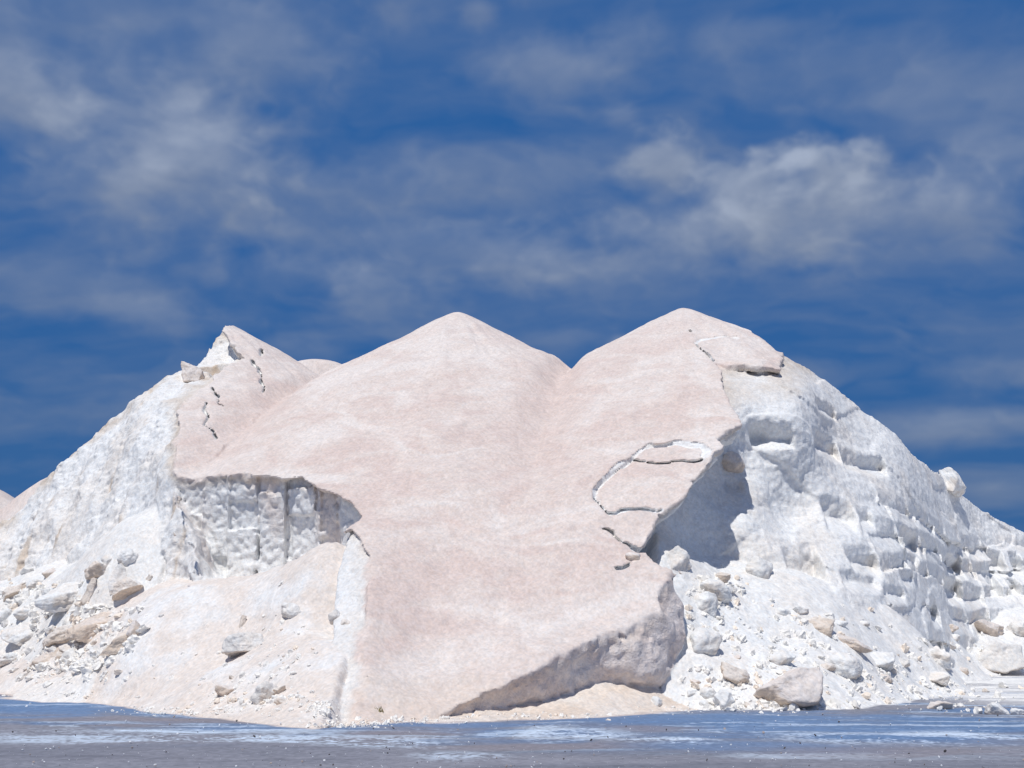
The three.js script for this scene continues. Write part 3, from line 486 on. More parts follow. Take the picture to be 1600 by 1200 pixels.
// ---------------------------------------------------------------- the ground: damp dark hardstanding with films of salt
{
  const N = 2048, gx0 = -28, gx1 = 32, gz0 = -58, gz1 = -8;
  const a = new Uint8Array(N * N * 4), rr = new Uint8Array(N * N * 4), toB = (c) => Math.round(255 * (c <= 0.0031308 ? 12.92 * c : 1.055 * c ** (1 / 2.4) - 0.055));
  const moundFoot = (x, z) => { let m = -1; for (const t of TALUS) m = Math.max(m, t.at(x, z)); if (x > -4 && x < 0.5) m = Math.max(m, moundH.at(x, z) - 2 * Math.max(0, x + 1)); return m; };
  // blue, white and brown patches where they lie: [px, py, half width, half height, kind, strength]
  const PATCHES = [[110, 1098, 190, 17, 'b', 1], [270, 1108, 130, 6, 'b', 0.9], [420, 1136, 200, 7, 'b', 0.7], [1180, 1130, 330, 20, 'b', 0.85], [1480, 1128, 180, 16, 'b', 0.8], [700, 1130, 160, 5, 'b', 0.7], [1150, 1165, 200, 9, 'b', 0.6], [140, 1152, 300, 8, 'w', 0.7], [470, 1153, 260, 7, 'w', 0.9], [610, 1160, 110, 7, 'w', 1], [880, 1143, 110, 11, 'w', 1], [1045, 1154, 70, 7, 'w', 1], [1290, 1150, 110, 8, 'w', 0.7], [1490, 1150, 130, 9, 'w', 0.9], [720, 1178, 70, 6, 'w', 0.6], [1250, 1178, 130, 5, 'w', 0.6], [300, 1140, 220, 4, 'w', 0.5], [640, 1142, 150, 9, 'd', 1], [1020, 1136, 90, 7, 'd', 0.9], [1330, 1172, 180, 9, 'd', 0.7], [250, 1126, 200, 7, 'd', 0.8], [850, 1165, 150, 7, 'd', 0.8]].map(([px, py, w, h, k, q]) => { const d = groundDepth(px, py), p = at(px, py, d); return [p[0], d, w / FOCAL * d, Math.abs(groundDepth(px, py - h) - groundDepth(px, py + h)) / 2, k, q]; });
  for (let j = 0; j < N; j++) for (let i = 0; i < N; i++) {
    const o = (j * N + i) * 4, x = gx0 + (gx1 - gx0) * i / N, z = gz0 + (gz1 - gz0) * j / N, d = -z;
    const w = fbm(x * 0.15, 1, z * 0.3, 3), f = fbm(x * 0.30 + w * 2, 4, z * 0.95 + w * 2.5, 5), g = fbm(x * 0.5 + w * 2, 9, z * 2.4 + w * 3, 5), s = noise(x * 14, 3, z * 14) * 0.5 + noise(x * 31, 5, z * 31) * 0.5;
    let blue = 0, white = 0, brown = 0;
    if (d < 40 && d > 13) for (const p of PATCHES) { const u = (x - p[0]) / p[2], v = (d - p[1]) / p[3]; if (u * u + v * v > 4) continue; const k = p[5] * step(1.25, 0.35, Math.sqrt(u * u + v * v) + f * 0.8 + g * 0.5); if (p[4] === 'b') blue = Math.max(blue, k); else if (p[4] === 'w') white = Math.max(white, k); else brown = Math.max(brown, k); }
    const far = step(15.6, 18.5, d + w * 3);                  // the trodden strip next to the heap holds more blue and salt
    blue = clamp(Math.max(blue, far * clamp(0.16 + f * 1.8, 0, 0.7)) * (1 - 0.8 * brown) + 0.14, 0, 1);
    white = clamp(white * step(-0.45, 0.05, g * 1.4 + s * 0.9) + far * 0.6 * step(0.14, 0.38, g + f * 0.3 + 0.2 * s), 0, 1) * (1 - 0.7 * brown);
    const yard = step(9.5, 12.5, x - 0.12 * (d - 26) + 2 * w) * step(25.5, 27.5, d + w * 2);      // white salt floor to the right
    const c = [0.205, 0.197, 0.215]; mix(c, [0.115, 0.108, 0.118], clamp(g * 1.8 + s * 0.3, 0, 0.75)); mix(c, [0.30, 0.285, 0.305], clamp(0.2 - f + s * 0.25, 0, 0.6)); mix(c, [0.255, 0.215, 0.215], brown * 0.85);
    mix(c, [0.095, 0.20, 0.385], blue * 0.88); mix(c, [0.58, 0.68, 0.80], white * 0.92);
    mix(c, [0.78, 0.77, 0.75], yard * clamp(0.85 + g * 1.4, 0.2, 1));
    const foot = d < 34 && x > -22 && x < 20 ? Math.max(moundFoot(x, z), -1) : -1; mix(c, x > 3.6 ? [0.74, 0.73, 0.72] : [0.66, 0.56, 0.49], 0.85 * step(-0.42, -0.02, foot + 0.3 * g + 0.06 * s));   // salt washed out from the foot of the heap
    const wet = clamp(blue * 0.8 - white * 0.9 - yard, 0, 1);
    const gr = 1 + 0.30 * s; for (let k = 0; k < 3; k++) a[o + k] = clamp(toB(clamp(c[k] * gr, 0, 1)), 0, 255); a[o + 3] = 255;
    rr[o] = rr[o + 1] = rr[o + 2] = clamp(0.92 - 0.42 * wet, 0, 1) * 255; rr[o + 3] = 255;
  }
  const map = new THREE.DataTexture(a, N, N); map.colorSpace = THREE.SRGBColorSpace; const rough = new THREE.DataTexture(rr, N, N);
  for (const t of [map, rough]) { t.magFilter = THREE.LinearFilter; t.minFilter = THREE.LinearMipmapLinearFilter; t.needsUpdate = true; }
  const m = new THREE.MeshStandardMaterial({ map, roughnessMap: rough, roughness: 1, metalness: 0 }); m.name = 'brine-soaked ground';
  const xs = [-2500, -800, -300, -120, -60], zs = [-3000, -900, -300, -140, -90, -70];
  for (let x = -30; x <= 34; x += 0.16) xs.push(x); xs.push(60, 120, 300, 800, 2500);
  for (let z = -58; z <= -8; z += 0.12) zs.push(z); zs.push(-4, 0, 10, 40, 200, 1500);
  const pos = [], uv = [], idx = [];
  zs.forEach((z, j) => xs.forEach((x, i) => {
    const near = step(60, 40, Math.abs(x)) * step(-62, -56, z) * step(0, -8, z);
    const h = near * (0.05 * fbm(x * 0.25, 2, z * 0.4, 3) + 0.03 * fbm(x * 0.9, 6, z * 1.6, 3) + 0.010 * noise(x * 4, 1, z * 6)) - 0.01;
    pos.push(x, h, z); uv.push(clamp((x - gx0) / (gx1 - gx0), 0.002, 0.998), clamp((z - gz0) / (gz1 - gz0), 0.002, 0.998));
    if (i < xs.length - 1 && j < zs.length - 1) { const k = j * xs.length + i; idx.push(k, k + xs.length, k + 1, k + 1, k + xs.length, k + xs.length + 1); }
  }));
  const g = new THREE.BufferGeometry(); g.setAttribute('position', new THREE.Float32BufferAttribute(pos, 3)); g.setAttribute('uv', new THREE.Float32BufferAttribute(uv, 2)); g.setIndex(idx); g.computeVertexNormals();
  const o = new THREE.Mesh(g, m); o.name = 'ground'; tag(o, 'damp dark ground streaked with white salt films and blue patches', null, null, 'structure'); scene.add(shade(o));
}
// ---------------------------------------------------------------- fallen blocks, every one by itself
const surfaceAt = (px, py) => { const [a, b] = ray(px, py); let d = 17; while (d < 62 && field(a * d, EYE + b * d, -d) <= 0 && EYE + b * d > -0.02) d += 0.06; return d; };
function blockGeometry(seed, kind, w, h, t, tint, shape) {       // shape: its outline seen from the road
  const r = rng(seed * 977 + 13), planes = [], big = Math.max(w, h) > 0.9;
  const axis = { slab: [0, 0, 1], plank: [0, 1, 0] }[kind];
  const nP = kind === 'round' ? 22 : kind === 'slab' ? 9 : 11;
  for (let i = 0; i < nP; i++) {
    const z = 1 - 2 * (i + 0.5) / nP, a = i * 2.399963 + r() * 1.4, q = Math.sqrt(1 - z * z);
    const n = new THREE.Vector3(Math.cos(a) * q, z, Math.sin(a) * q).add(new THREE.Vector3(r() - 0.5, r() - 0.5, r() - 0.5).multiplyScalar(0.6)).normalize();
    if (axis && Math.abs(n.dot(new THREE.Vector3(...axis))) > 0.35) { n.addScaledVector(new THREE.Vector3(...axis), -n.dot(new THREE.Vector3(...axis)) * 0.8).normalize(); }
    planes.push([n.x, n.y, n.z, kind === 'round' ? 0.88 + 0.14 * r() : 0.68 + 0.36 * r()]);
  }
  if (shape) {
    planes.length = 0; const xs = shape.map((q) => q[0]), ys = shape.map((q) => q[1]), x0 = (Math.min(...xs) + Math.max(...xs)) / 2, y0 = (Math.min(...ys) + Math.max(...ys)) / 2, sx = (Math.max(...xs) - Math.min(...xs)) / 2, sy = (Math.max(...ys) - Math.min(...ys)) / 2;
    const q = shape.map(([x, y]) => [(x - x0) / sx, (y0 - y) / sy]);
    for (let i = 0; i < q.length; i++) { const [ax, ay] = q[i], [bx, by] = q[(i + 1) % q.length], l = Math.hypot(bx - ax, by - ay); let nx = (by - ay) / l, ny = -(bx - ax) / l, d = ax * nx + ay * ny; if (d < 0) { nx = -nx; ny = -ny; d = -d; } const lean = (r() - 0.5) * 0.7, k = Math.hypot(1, lean); planes.push([nx / k, ny / k, lean / k, d / k]); }
    planes.push([0.16, 0.22, 0.96, 0.8], [-0.35, 0.1, 0.93, 0.85], [0, 0.1, -1, 0.8]);
  }
  if (axis && !shape) for (const s of [-1, 1]) { const n = new THREE.Vector3(...axis).multiplyScalar(s).add(new THREE.Vector3(r() - 0.5, r() - 0.5, r() - 0.5).multiplyScalar(0.3)).normalize(); planes.push([n.x, n.y, n.z, 0.9]); }
  let g = new THREE.IcosahedronGeometry(1, big ? 26 : Math.max(w, h) > 0.45 ? 16 : 9); g.deleteAttribute('uv'); g.deleteAttribute('normal'); g = mergeVertices(g, 1e-5);
  const p = g.attributes.position, P = shape ? 26 : kind === 'round' ? 9 : 20, size = Math.max(w, h, t);
  let lo = [9, 9, 9], hi = [-9, -9, -9];
  for (let i = 0; i < p.count; i++) {
    const x = p.getX(i), y = p.getY(i), z = p.getZ(i); let s = 0;
    for (const q of planes) { const k = (x * q[0] + y * q[1] + z * q[2]) / q[3]; if (k > 0.2) s += k ** P; }
    const rad = s ** (-1 / P) * (1 + 0.16 * fbm(x * 1.6 + seed, y * 1.6, z * 1.6, 3));
    const v = [x * rad, y * rad, z * rad]; p.setXYZ(i, ...v); for (let c = 0; c < 3; c++) { lo[c] = Math.min(lo[c], v[c]); hi[c] = Math.max(hi[c], v[c]); }
  }
  const S3 = [w, h, t];
  for (let i = 0; i < p.count; i++) {
    const v = [p.getX(i), p.getY(i), p.getZ(i)].map((k, c) => ((k - lo[c]) / (hi[c] - lo[c]) - 0.5) * S3[c]);
    p.setXYZ(i, v[0], v[1], v[2]);
  }
  g.computeVertexNormals();
  const nn = g.attributes.normal, col = new Float32Array(p.count * 3), uv = new Float32Array(p.count * 2), o = [0, 0, 0];
  for (let i = 0; i < p.count; i++) {
    const x = p.getX(i), y = p.getY(i), z = p.getZ(i), f = fbm(x * 3.3 + seed * 3, y * 3.3, z * 3.3, 4), k = 0.05 * Math.min(size, 1) * fbm(x * 4 / size + seed, y * 4 / size, z * 4 / size, 4) + 0.034 * Math.min(1, size * 1.5) * fbm(x * 9, y * 9, z * 9 + seed, 3);
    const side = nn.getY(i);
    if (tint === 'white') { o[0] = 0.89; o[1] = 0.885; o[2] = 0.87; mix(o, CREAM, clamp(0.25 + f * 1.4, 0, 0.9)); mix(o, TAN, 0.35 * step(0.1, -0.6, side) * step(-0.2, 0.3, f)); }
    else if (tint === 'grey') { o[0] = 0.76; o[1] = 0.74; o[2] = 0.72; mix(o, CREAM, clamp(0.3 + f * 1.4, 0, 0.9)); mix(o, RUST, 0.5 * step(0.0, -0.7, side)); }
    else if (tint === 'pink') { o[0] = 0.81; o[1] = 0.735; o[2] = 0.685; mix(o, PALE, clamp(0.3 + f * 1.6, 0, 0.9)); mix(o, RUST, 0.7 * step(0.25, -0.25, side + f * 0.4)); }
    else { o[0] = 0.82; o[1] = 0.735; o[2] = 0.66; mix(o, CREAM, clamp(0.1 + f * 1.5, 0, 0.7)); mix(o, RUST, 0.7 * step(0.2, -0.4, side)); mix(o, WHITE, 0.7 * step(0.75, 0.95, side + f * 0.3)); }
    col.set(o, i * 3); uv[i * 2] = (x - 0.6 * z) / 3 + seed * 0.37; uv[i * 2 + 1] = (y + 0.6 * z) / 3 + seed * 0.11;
    p.setXYZ(i, x + nn.getX(i) * k, y + nn.getY(i) * k, z + nn.getZ(i) * k);
  }
  g.setAttribute('color', new THREE.BufferAttribute(col, 3)); g.setAttribute('uv', new THREE.BufferAttribute(uv, 2)); g.computeVertexNormals();
  return g;
}
let blockSeed = 0;
// [px, py of its middle, width, height, kind, tint, lean in the picture, lean back, how far it is sunk, label]
const GROUPS = { a: 'blocks fallen below the left dug face', b: 'blocks on the slope below the notch', c: 'blocks fallen below the right dug face' };
function block(group, px, py, w, h, kind, tint, roll, back, sunk, label, shape) {
  const seed = ++blockSeed, d = surfaceAt(px, py + h * (0.38 - sunk)), [a, b] = ray(px, py), m = d / FOCAL;
  const g = blockGeometry(seed, kind, w * m, h * m * (kind === 'slab' ? 1 / Math.max(0.62, Math.cos(back / 57.3)) : 1.04), (kind === 'slab' ? 0.3 : 0.9) * Math.min(w, h * 1.6) * m, tint, shape);
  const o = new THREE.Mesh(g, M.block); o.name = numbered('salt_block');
  o.position.set(a * d, EYE + b * d, -d - 0.02);
  o.rotation.set(-back * Math.PI / 180, shape ? 0 : (rng(seed)() - 0.5) * 0.5, shape ? 0 : roll * Math.PI / 180);
  tag(o, label, 'salt block', GROUPS[group]); scene.add(shade(o));
}
block('a', 150, 891, 43, 29, 'chunk', 'tan', -4, 10, 0.1, 'tan boxy block, highest of the row under the left dug face');
block('a', 168, 876, 22, 26, 'chunk', 'grey', 10, 10, 0.3, 'small pinkish chunk leaning on the tan boxy block');
block('a', 200, 872, 30, 27, 'round', 'white', 20, 0, 0.3, 'round white boulder beside the tan boxy block');
block('a', 184, 908, 27, 54, 'slab', 'grey', 12, 20, 0.25, 'tall pale slab standing on edge behind a tan wedge');
block('a', 200, 921, 50, 34, 'chunk', 'tan', 18, 8, 0.15, 'tan wedge with a dark underside leaning on the tall pale slab', [[174, 942], [176, 922], [200, 906], [222, 919], [220, 926], [182, 943]]);
block('a', 110, 929, 82, 52, 'slab', 'white', 24, 62, 0.25, 'broad white tilted slab with a tan broken right edge', [[69, 960], [90, 912], [143, 907], [143, 930], [117, 956], [80, 966]]);
block('a', 139, 925, 16, 44, 'plank', 'tan', -14, 15, 0.2, 'narrow upright tan piece at the end of the broad white slab');
block('a', 24, 925, 42, 21, 'plank', 'tan', 24, 20, 0.35, 'tan flake lying high near the picture edge under the dug face');
block('a', 35, 990, 64, 38, 'slab', 'white', 14, 58, 0.25, 'white flat-topped block above the low group of flakes');
block('a', 146, 974, 80, 58, 'slab', 'pink', 20, 60, 0.2, 'largest pink slab, lying smooth side up on the left talus', [[107, 985], [157, 946], [182, 960], [173, 984], [133, 1005], [122, 1003]]);
block('a', 92, 997, 58, 24, 'plank', 'tan', 16, 20, 0.25, 'long tan piece tucked under the left end of the largest pink slab');
block('a', 193, 997, 62, 40, 'slab', 'tan', 42, 52, 0.2, 'tan slab tipped downhill right of the largest pink slab', [[167, 1027], [182, 998], [205, 976], [219, 990], [210, 1008], [180, 1026]]);
block('a', 210, 988, 26, 34, 'chunk', 'pink', 20, 20, 0.2, 'pink chunk on the upper end of the tipped tan slab');
block('a', 112, 1013, 38, 15, 'plank', 'tan', 12, 15, 0.3, 'thin tan flake below the long tan piece');
block('a', 76, 1028, 64, 26, 'slab', 'pink', 14, 35, 0.3, 'pale pink slab lowest on the left talus');
block('a', 96, 1024, 20, 19, 'chunk', 'tan', 30, 10, 0.25, 'small tan lump at the right end of the lowest pink slab');
block('a', 17, 1031, 36, 20, 'round', 'white', 5, 10, 0.3, 'low white lump beside the flakes nearest the left edge');
block('a', 5, 1037, 18, 13, 'chunk', 'tan', 10, 10, 0.25, 'tiny tan stone at the very edge of the left talus');
block('a', 42, 958, 34, 22, 'round', 'white', 8, 15, 0.35, 'white lump just above the white flat-topped block');
block('a', 10, 962, 30, 24, 'chunk', 'white', 12, 20, 0.35, 'white chunk left of the lump above the flat-topped block');
block('a', 80, 985, 22, 16, 'chunk', 'grey', 10, 20, 0.3, 'grey pebble between the flat-topped block and the largest slab');
block('a', 78, 897, 20, 19, 'chunk', 'pink', 20, 10, 0.3, 'pink stone at the foot of the left dug face');
block('a', 56, 914, 28, 18, 'round', 'white', 15, 15, 0.35, 'white lump below the pink stone at the dug face foot');
block('a', 72, 927, 20, 17, 'chunk', 'white', -10, 10, 0.3, 'white chunk touching the upper end of the broad white slab');
block('a', 234, 904, 13, 15, 'chunk', 'tan', 0, 5, 0.25, 'tan stone caught against the salt pillar');
block('a', 131, 1032, 14, 10, 'chunk', 'pink', 12, 10, 0.3, 'pinkish pebble downhill of the largest pink slab');
block('a', 45, 1043, 16, 9, 'chunk', 'tan', 12, 10, 0.3, 'tan chip right of the low white lump');
block('a', 148, 1006, 16, 10, 'chunk', 'tan', -20, 10, 0.3, 'tan chip under the lower edge of the largest pink slab');
block('b', 385, 1008, 72, 37, 'round', 'grey', 2, 5, 0.15, 'large grey rounded boulder resting mid-slope below the notch', [[350, 1012], [356, 998], [385, 988], [412, 993], [420, 1010], [400, 1025], [356, 1024]]);
block('b', 378, 977, 10, 30, 'plank', 'tan', -8, 10, 0.3, 'thin upright flake just above the large grey boulder');
block('b', 352, 1081, 28, 24, 'chunk', 'pink', 20, 15, 0.2, 'pink stone low on the slope, left of the leaning boulder');
block('b', 412, 1086, 44, 30, 'chunk', 'grey', 22, 15, 0.15, 'boulder with a grey top near the foot of the notch slope');
block('b', 437, 1080, 22, 14, 'chunk', 'tan', 20, 10, 0.25, 'tan piece on the shoulder of the boulder near the slope foot');
block('b', 439, 1096, 22, 13, 'round', 'tan', 0, 10, 0.2, 'small tan stone right under the boulder near the slope foot');
block('b', 457, 957, 40, 24, 'round', 'white', -14, 15, 0.4, 'half-buried lump near the white spur');
block('b', 447, 1026, 12, 9, 'chunk', 'pink', 0, 10, 0.3, 'lone pink pebble between the grey boulder and the spur');
block('b', 364, 1060, 13, 8, 'chunk', 'tan', 0, 10, 0.3, 'lone tan pebble above the pink stone');
block('b', 318, 1062, 12, 8, 'chunk', 'white', 0, 10, 0.3, 'white pebble on the bare lower slope below the notch');
block('b', 523, 964, 20, 21, 'round', 'grey', 10, 5, 0.3, 'rounded lump stuck on the white spur, upper of two');
block('b', 539, 974, 15, 14, 'round', 'tan', 0, 5, 0.3, 'tan lump stuck on the white spur, lower of two');
block('c', 1233, 1075, 106, 62, 'chunk', 'pink', 20, 12, 0.06, 'largest grey-pink wedge boulder standing at the road edge', [[1180, 1083], [1200, 1069], [1240, 1049], [1283, 1045], [1282, 1062], [1268, 1102], [1202, 1105]]);
block('c', 1149, 1056, 52, 24, 'plank', 'tan', -22, 10, 0.15, 'pointed tan block left of the largest wedge boulder');
block('c', 1218, 1029, 40, 26, 'chunk', 'white', -10, 10, 0.2, 'white angular block straight above the largest wedge boulder');
block('c', 1100, 1006, 50, 46, 'round', 'white', 26, 20, 0.2, 'ribbed white boulder beside the grey lump of the middle cone');
block('c', 1092, 990, 27, 18, 'chunk', 'tan', 28, 15, 0.25, 'tan cap on the upper edge of the ribbed white boulder');
block('c', 1280, 977, 44, 24, 'slab', 'tan', -26, 40, 0.2, 'flat tan plate lying high on the bright white slope');
block('c', 1126, 904, 28, 18, 'chunk', 'tan', 14, 10, 0.3, 'tan stone on top of the white boulder pile under the hollow');
block('c', 1116, 925, 52, 36, 'round', 'white', -24, 15, 0.25, 'white boulder topping the pile under the hollow');
block('c', 1102, 946, 42, 40, 'round', 'white', 10, 15, 0.25, 'white boulder lower in the pile, against the grey lump');
block('c', 1294, 1043, 22, 14, 'chunk', 'tan', -10, 10, 0.2, 'tan stone at the left of a white mound, right of the wedge boulder');
block('c', 1318, 1044, 54, 44, 'round', 'white', -20, 15, 0.35, 'white rounded hump right of the wedge boulder');
block('c', 1025, 1097, 18, 18, 'round', 'white', 20, 0, 0.1, 'single white ball of salt out on the peach apron');
block('c', 1107, 1083, 26, 19, 'round', 'white', 0, 5, 0.2, 'white lump above the low stones at the road edge');
block('c', 1101, 1099, 17, 11, 'round', 'white', 0, 5, 0.15, 'small round white stone at the road edge, between ball and cone-shaped block');
block('c', 1132, 1097, 32, 35, 'chunk', 'white', 4, 10, 0.12, 'white cone-shaped block at the road edge');
block('c', 1172, 1103, 17, 11, 'chunk', 'tan', 8, 5, 0.15, 'tan stone between the cone-shaped block and the wedge boulder');
block('c', 1190, 1098, 15, 13, 'chunk', 'tan', -20, 5, 0.15, 'tan stone tucked against the toe of the wedge boulder');
block('c', 1197, 1105, 12, 9, 'round', 'white', 0, 5, 0.15, 'white pebble in front of the toe of the wedge boulder');
block('c', 1278, 1099, 15, 8, 'chunk', 'grey', 10, 5, 0.2, 'grey pebble on the right heel of the wedge boulder');
block('c', 1083, 1082, 19, 14, 'chunk', 'white', 10, 5, 0.25, 'white stone where the apron meets the white slope');
block('c', 1087, 1067, 15, 12, 'chunk', 'pink', 10, 5, 0.25, 'pinkish pebble above the stone where apron and white slope meet');
block('c', 1092, 1048, 14, 12, 'chunk', 'white', 0, 5, 0.3, 'left of two white pebbles below the ribbed boulder');
block('c', 1107, 1047, 13, 15, 'chunk', 'white', 0, 5, 0.3, 'right of two white pebbles below the ribbed boulder');
block('c', 1152, 1028, 14, 10, 'chunk', 'pink', 0, 5, 0.3, 'lone pink pebble between the pointed tan block and the white angular block');
block('c', 1266, 1009, 12, 9, 'chunk', 'tan', 0, 5, 0.3, 'lone tan pebble below the flat tan plate');
block('c', 1330, 1008, 64, 17, 'plank', 'pink', -26, 20, 0.3, 'long pinkish ridge piece sloping down right of the tan plate');
block('c', 1374, 1034, 46, 34, 'chunk', 'white', -30, 20, 0.3, 'white block at the lower end of the long ridge piece');
block('c', 1412, 1036, 22, 15, 'chunk', 'grey', -10, 10, 0.3, 'grey stone right of the block ending the ridge');
block('c', 1384, 1061, 22, 14, 'chunk', 'pink', -20, 10, 0.3, 'pink stone low on the far white slope');
block('c', 1466, 1028, 50, 36, 'chunk', 'white', -24, 20, 0.25, 'white angular block at the foot of the far right talus');
block('c', 1461, 1062, 44, 24, 'chunk', 'white', 6, 10, 0.2, 'low white block on the salt floor before the far talus');
block('c', 1487, 982, 20, 14, 'chunk', 'pink', 0, 10, 0.25, 'small pinkish stone high on the far right talus');
block('c', 1543, 984, 52, 28, 'chunk', 'pink', -8, 15, 0.25, 'grey-pink block high on the far right talus');
block('c', 1590, 982, 34, 26, 'chunk', 'white', 0, 10, 0.2, 'white block at the picture edge on the far right talus');
block('c', 1564, 1031, 86, 46, 'chunk', 'grey', 8, 10, 0.12, 'big grey-white boulder on the salt floor at the far right', [[1522, 1046], [1540, 1013], [1575, 1006], [1608, 1010], [1608, 1042], [1563, 1055]]);
block('c', 1491, 996, 17, 12, 'chunk', 'white', 0, 10, 0.25, 'white stone just under the small pinkish stone');
block('c', 1485, 1009, 18, 10, 'chunk', 'grey', -10, 10, 0.25, 'grey chip second below the small pinkish stone');
block('c', 1475, 1004, 11, 8, 'chunk', 'tan', 0, 10, 0.25, 'tan chip beside the grey chip on the far right talus');
block('c', 1469, 1104, 37, 17, 'chunk', 'pink', 0, 10, 0.12, 'flat pinkish stone alone at the road edge, right');
block('c', 1560, 1110, 32, 20, 'chunk', 'white', -20, 10, 0.12, 'white spiky stone at the road edge near the right corner');
block('c', 1590, 1113, 22, 12, 'round', 'white', 0, 10, 0.12, 'low white stone at the road edge, cut by the picture edge');
block('c', 1506, 1049, 13, 13, 'chunk', 'pink', 20, 10, 0.2, 'small upright stone left of the big grey-white boulder');
block('c', 1251, 955, 26, 15, 'chunk', 'white', -10, 10, 0.3, 'white stone above and left of the flat tan plate');
block('c', 1225, 957, 24, 15, 'round', 'white', -16, 10, 0.3, 'rounded white stone left of the stone above the tan plate');
block('c', 1312, 975, 26, 13, 'round', 'white', 10, 10, 0.3, 'white lump right of the flat tan plate');
block('c', 1348, 975, 22, 10, 'round', 'white', 0, 10, 0.3, 'low white lump under the middle of the dug face');
block('c', 1056, 880, 46, 56, 'chunk', 'grey', -10, 6, 0.35, 'upright grey block between the broken crust and the hollow');
block('c', 1187, 892, 46, 42, 'round', 'white', 8, 20, 0.3, 'white hump at the foot of the bright salt column');
block('c', 990, 872, 28, 17, 'round', 'pink', -4, 20, 0.4, 'pink lump lying on the crust below the lowest slab');
block('c', 1142, 722, 44, 34, 'round', 'pink', -8, 5, 0.4, 'pinkish boulder stuck under the overhanging crust');
block('a', 298, 583, 44, 48, 'plank', 'pink', 0, 15, 0.2, 'pointed salt flake standing on the ridge left of the notched peak', [[277, 560], [299, 569], [320, 584], [318, 608], [292, 608], [283, 588]]);
{
  const o = new THREE.Mesh(blockGeometry(501, 'chunk', 1.72, 1.25, 1.4, 'white'), M.block); o.name = numbered('salt_block');
  const p = at(1489, 759, 51.2); o.position.set(...p); o.rotation.set(0.1, 0.3, -0.75); tag(o, 'white boulder perched against the sky on the right skyline', 'salt block', 'boulders left on the dug face'); scene.add(shade(o));
}
{
  // one small weed at the foot of the middle cone
  const d = surfaceAt(594, 1112), p = at(594, 1112, d), r = rng(77), g = new THREE.Group(); g.name = 'weed'; g.position.set(...p); scene.add(g);
  tag(g, 'tiny yellow-green weed tuft at the foot of the middle cone', 'weed');
  const m = new THREE.MeshStandardMaterial({ color: new THREE.Color().setRGB(0.22, 0.19, 0.07), roughness: 0.8 }); m.name = 'weed leaf';
  const blade = new THREE.ConeGeometry(0.011, 0.13, 5); blade.translate(0, 0.06, 0);
  for (let i = 0; i < 14; i++) { const o = new THREE.Mesh(blade, m); o.name = 'leaf'; o.position.set((r() - 0.5) * 0.16, 0, (r() - 0.5) * 0.08); o.rotation.set((r() - 0.3) * 1.0, r() * 6, (r() - 0.5) * 1.9); o.scale.setScalar(0.6 + 0.6 * r()); g.add(shade(o)); }
}
// crumbs of salt, too many to count
function crumbs(count, seed, label, spots, big) {
  const r = rng(seed), geo = mergeVertices((() => { const g = new THREE.IcosahedronGeometry(1, 1); g.deleteAttribute('uv'); g.deleteAttribute('normal'); return g; })(), 1e-4), p = geo.attributes.position;
  for (let i = 0; i < p.count; i++) { const s = 0.55 + 0.75 * r(); p.setXYZ(i, p.getX(i) * s, p.getY(i) * s * 0.8, p.getZ(i) * s); }
  geo.computeVertexNormals();
  const m = new THREE.MeshStandardMaterial({ color: new THREE.Color().setRGB(0.85, 0.83, 0.80), roughness: 0.9, flatShading: true }); m.name = 'salt crumbs';
  const o = new THREE.InstancedMesh(geo, m, count), e = new THREE.Object3D(), c = new THREE.Color(); let n = 0;
  for (let guard = 0; n < count && guard < count * 12; guard++) {
    const s = spots[Math.floor(r() * spots.length)], px = s[0] + s[2] * (r() + r() + r() - 1.5) / 1.5, py = s[1] + s[3] * (r() + r() + r() - 1.5) / 1.5, d = surfaceAt(px, py), [a, b] = ray(px, py);
    if (d > 58) continue; field(a * d, EYE + b * d, -d); if (S.talus < 0 && EYE + b * d > 0.08) continue;
    const k = 0.014 + big * r() ** 6;
    e.position.set(a * d, EYE + b * d + k * 0.2, -d); e.rotation.set(r() * 6, r() * 6, r() * 6); e.scale.set(k * (0.7 + 0.7 * r()), k * (0.6 + 0.5 * r()), k * (0.7 + 0.7 * r())); e.updateMatrix(); o.setMatrixAt(n, e.matrix);
    const t = r(); c.setRGB(1, t < 0.1 ? 0.9 : 0.99, t < 0.1 ? 0.8 : 0.97); o.setColorAt(n, c); n++;
  }
  o.count = n; o.name = numbered('salt_rubble'); tag(o, label, 'rubble', null, 'stuff'); scene.add(shade(o));
}
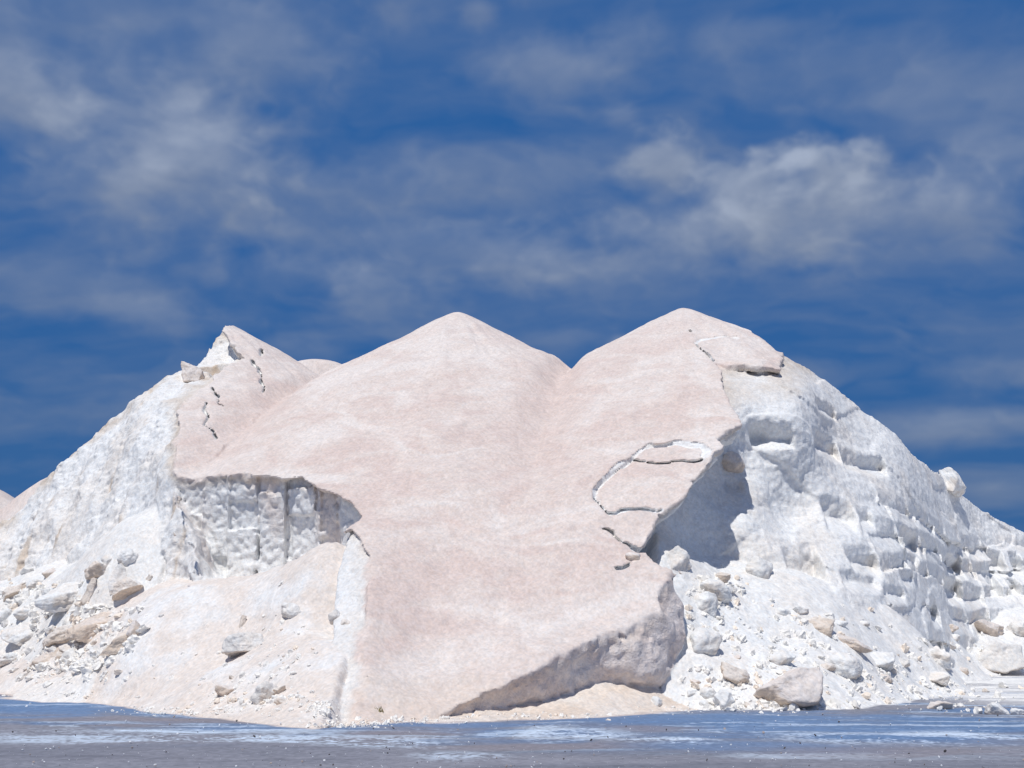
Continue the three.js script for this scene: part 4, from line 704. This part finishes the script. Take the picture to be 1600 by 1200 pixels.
crumbs(1500, 91, 'salt crumbs among the blocks of the left talus', [[80, 1000, 140, 90], [60, 940, 110, 60], [160, 980, 100, 80], [110, 1040, 120, 40]], 0.15);
crumbs(700, 92, 'salt crumbs strewn on the slope below the notch', [[380, 1060, 160, 70], [440, 1000, 90, 110], [400, 1100, 120, 30], [500, 1110, 40, 30]], 0.06);
crumbs(2600, 93, 'salt crumbs strewn over the bright white slope', [[1150, 1070, 120, 50], [1250, 1010, 160, 90], [1120, 970, 80, 90], [1380, 1060, 120, 60], [1200, 1105, 170, 16], [1500, 1010, 110, 50], [1110, 920, 60, 40], [1480, 1085, 140, 40]], 0.11);
{
  // grit and scraps of salt lying on the hardstanding
  const r = rng(55), geo = new THREE.IcosahedronGeometry(1, 0), m = new THREE.MeshStandardMaterial({ color: new THREE.Color().setRGB(0.8, 0.8, 0.8), roughness: 0.9, flatShading: true }); m.name = 'grit';
  const o = new THREE.InstancedMesh(geo, m, 1500), e = new THREE.Object3D(), c = new THREE.Color();
  for (let i = 0; i < 1500; i++) {
    const d = 13.5 + 15 * r() * r() + 0.5, x = (r() - 0.5) * d * 1.05, t = r(), k = (0.003 + 0.016 * r() ** 6) * (d / 18);
    e.position.set(x, k * 0.3 + 0.012, -d); e.rotation.set(r() * 6, r() * 6, r() * 6); e.scale.set(k * (0.7 + r()), k * 0.7, k * (0.7 + r())); e.updateMatrix(); o.setMatrixAt(i, e.matrix);
    c.setRGB(...(t < 0.62 ? [0.95, 0.97, 1] : t < 0.8 ? [0.5, 0.42, 0.38] : [0.12, 0.11, 0.11])); o.setColorAt(i, c);
  }
  o.name = 'grit'; tag(o, 'grit and salt scraps scattered over the damp ground', 'grit', null, 'stuff'); scene.add(shade(o));
}
crumbs(900, 94, 'salt grains spilled along the toe of the heap', [[120, 1086, 200, 8], [300, 1112, 200, 10], [540, 1133, 90, 8], [640, 1128, 160, 8], [850, 1120, 260, 9], [1150, 1110, 200, 8]], 0.05);
renderer.render(scene, camera);
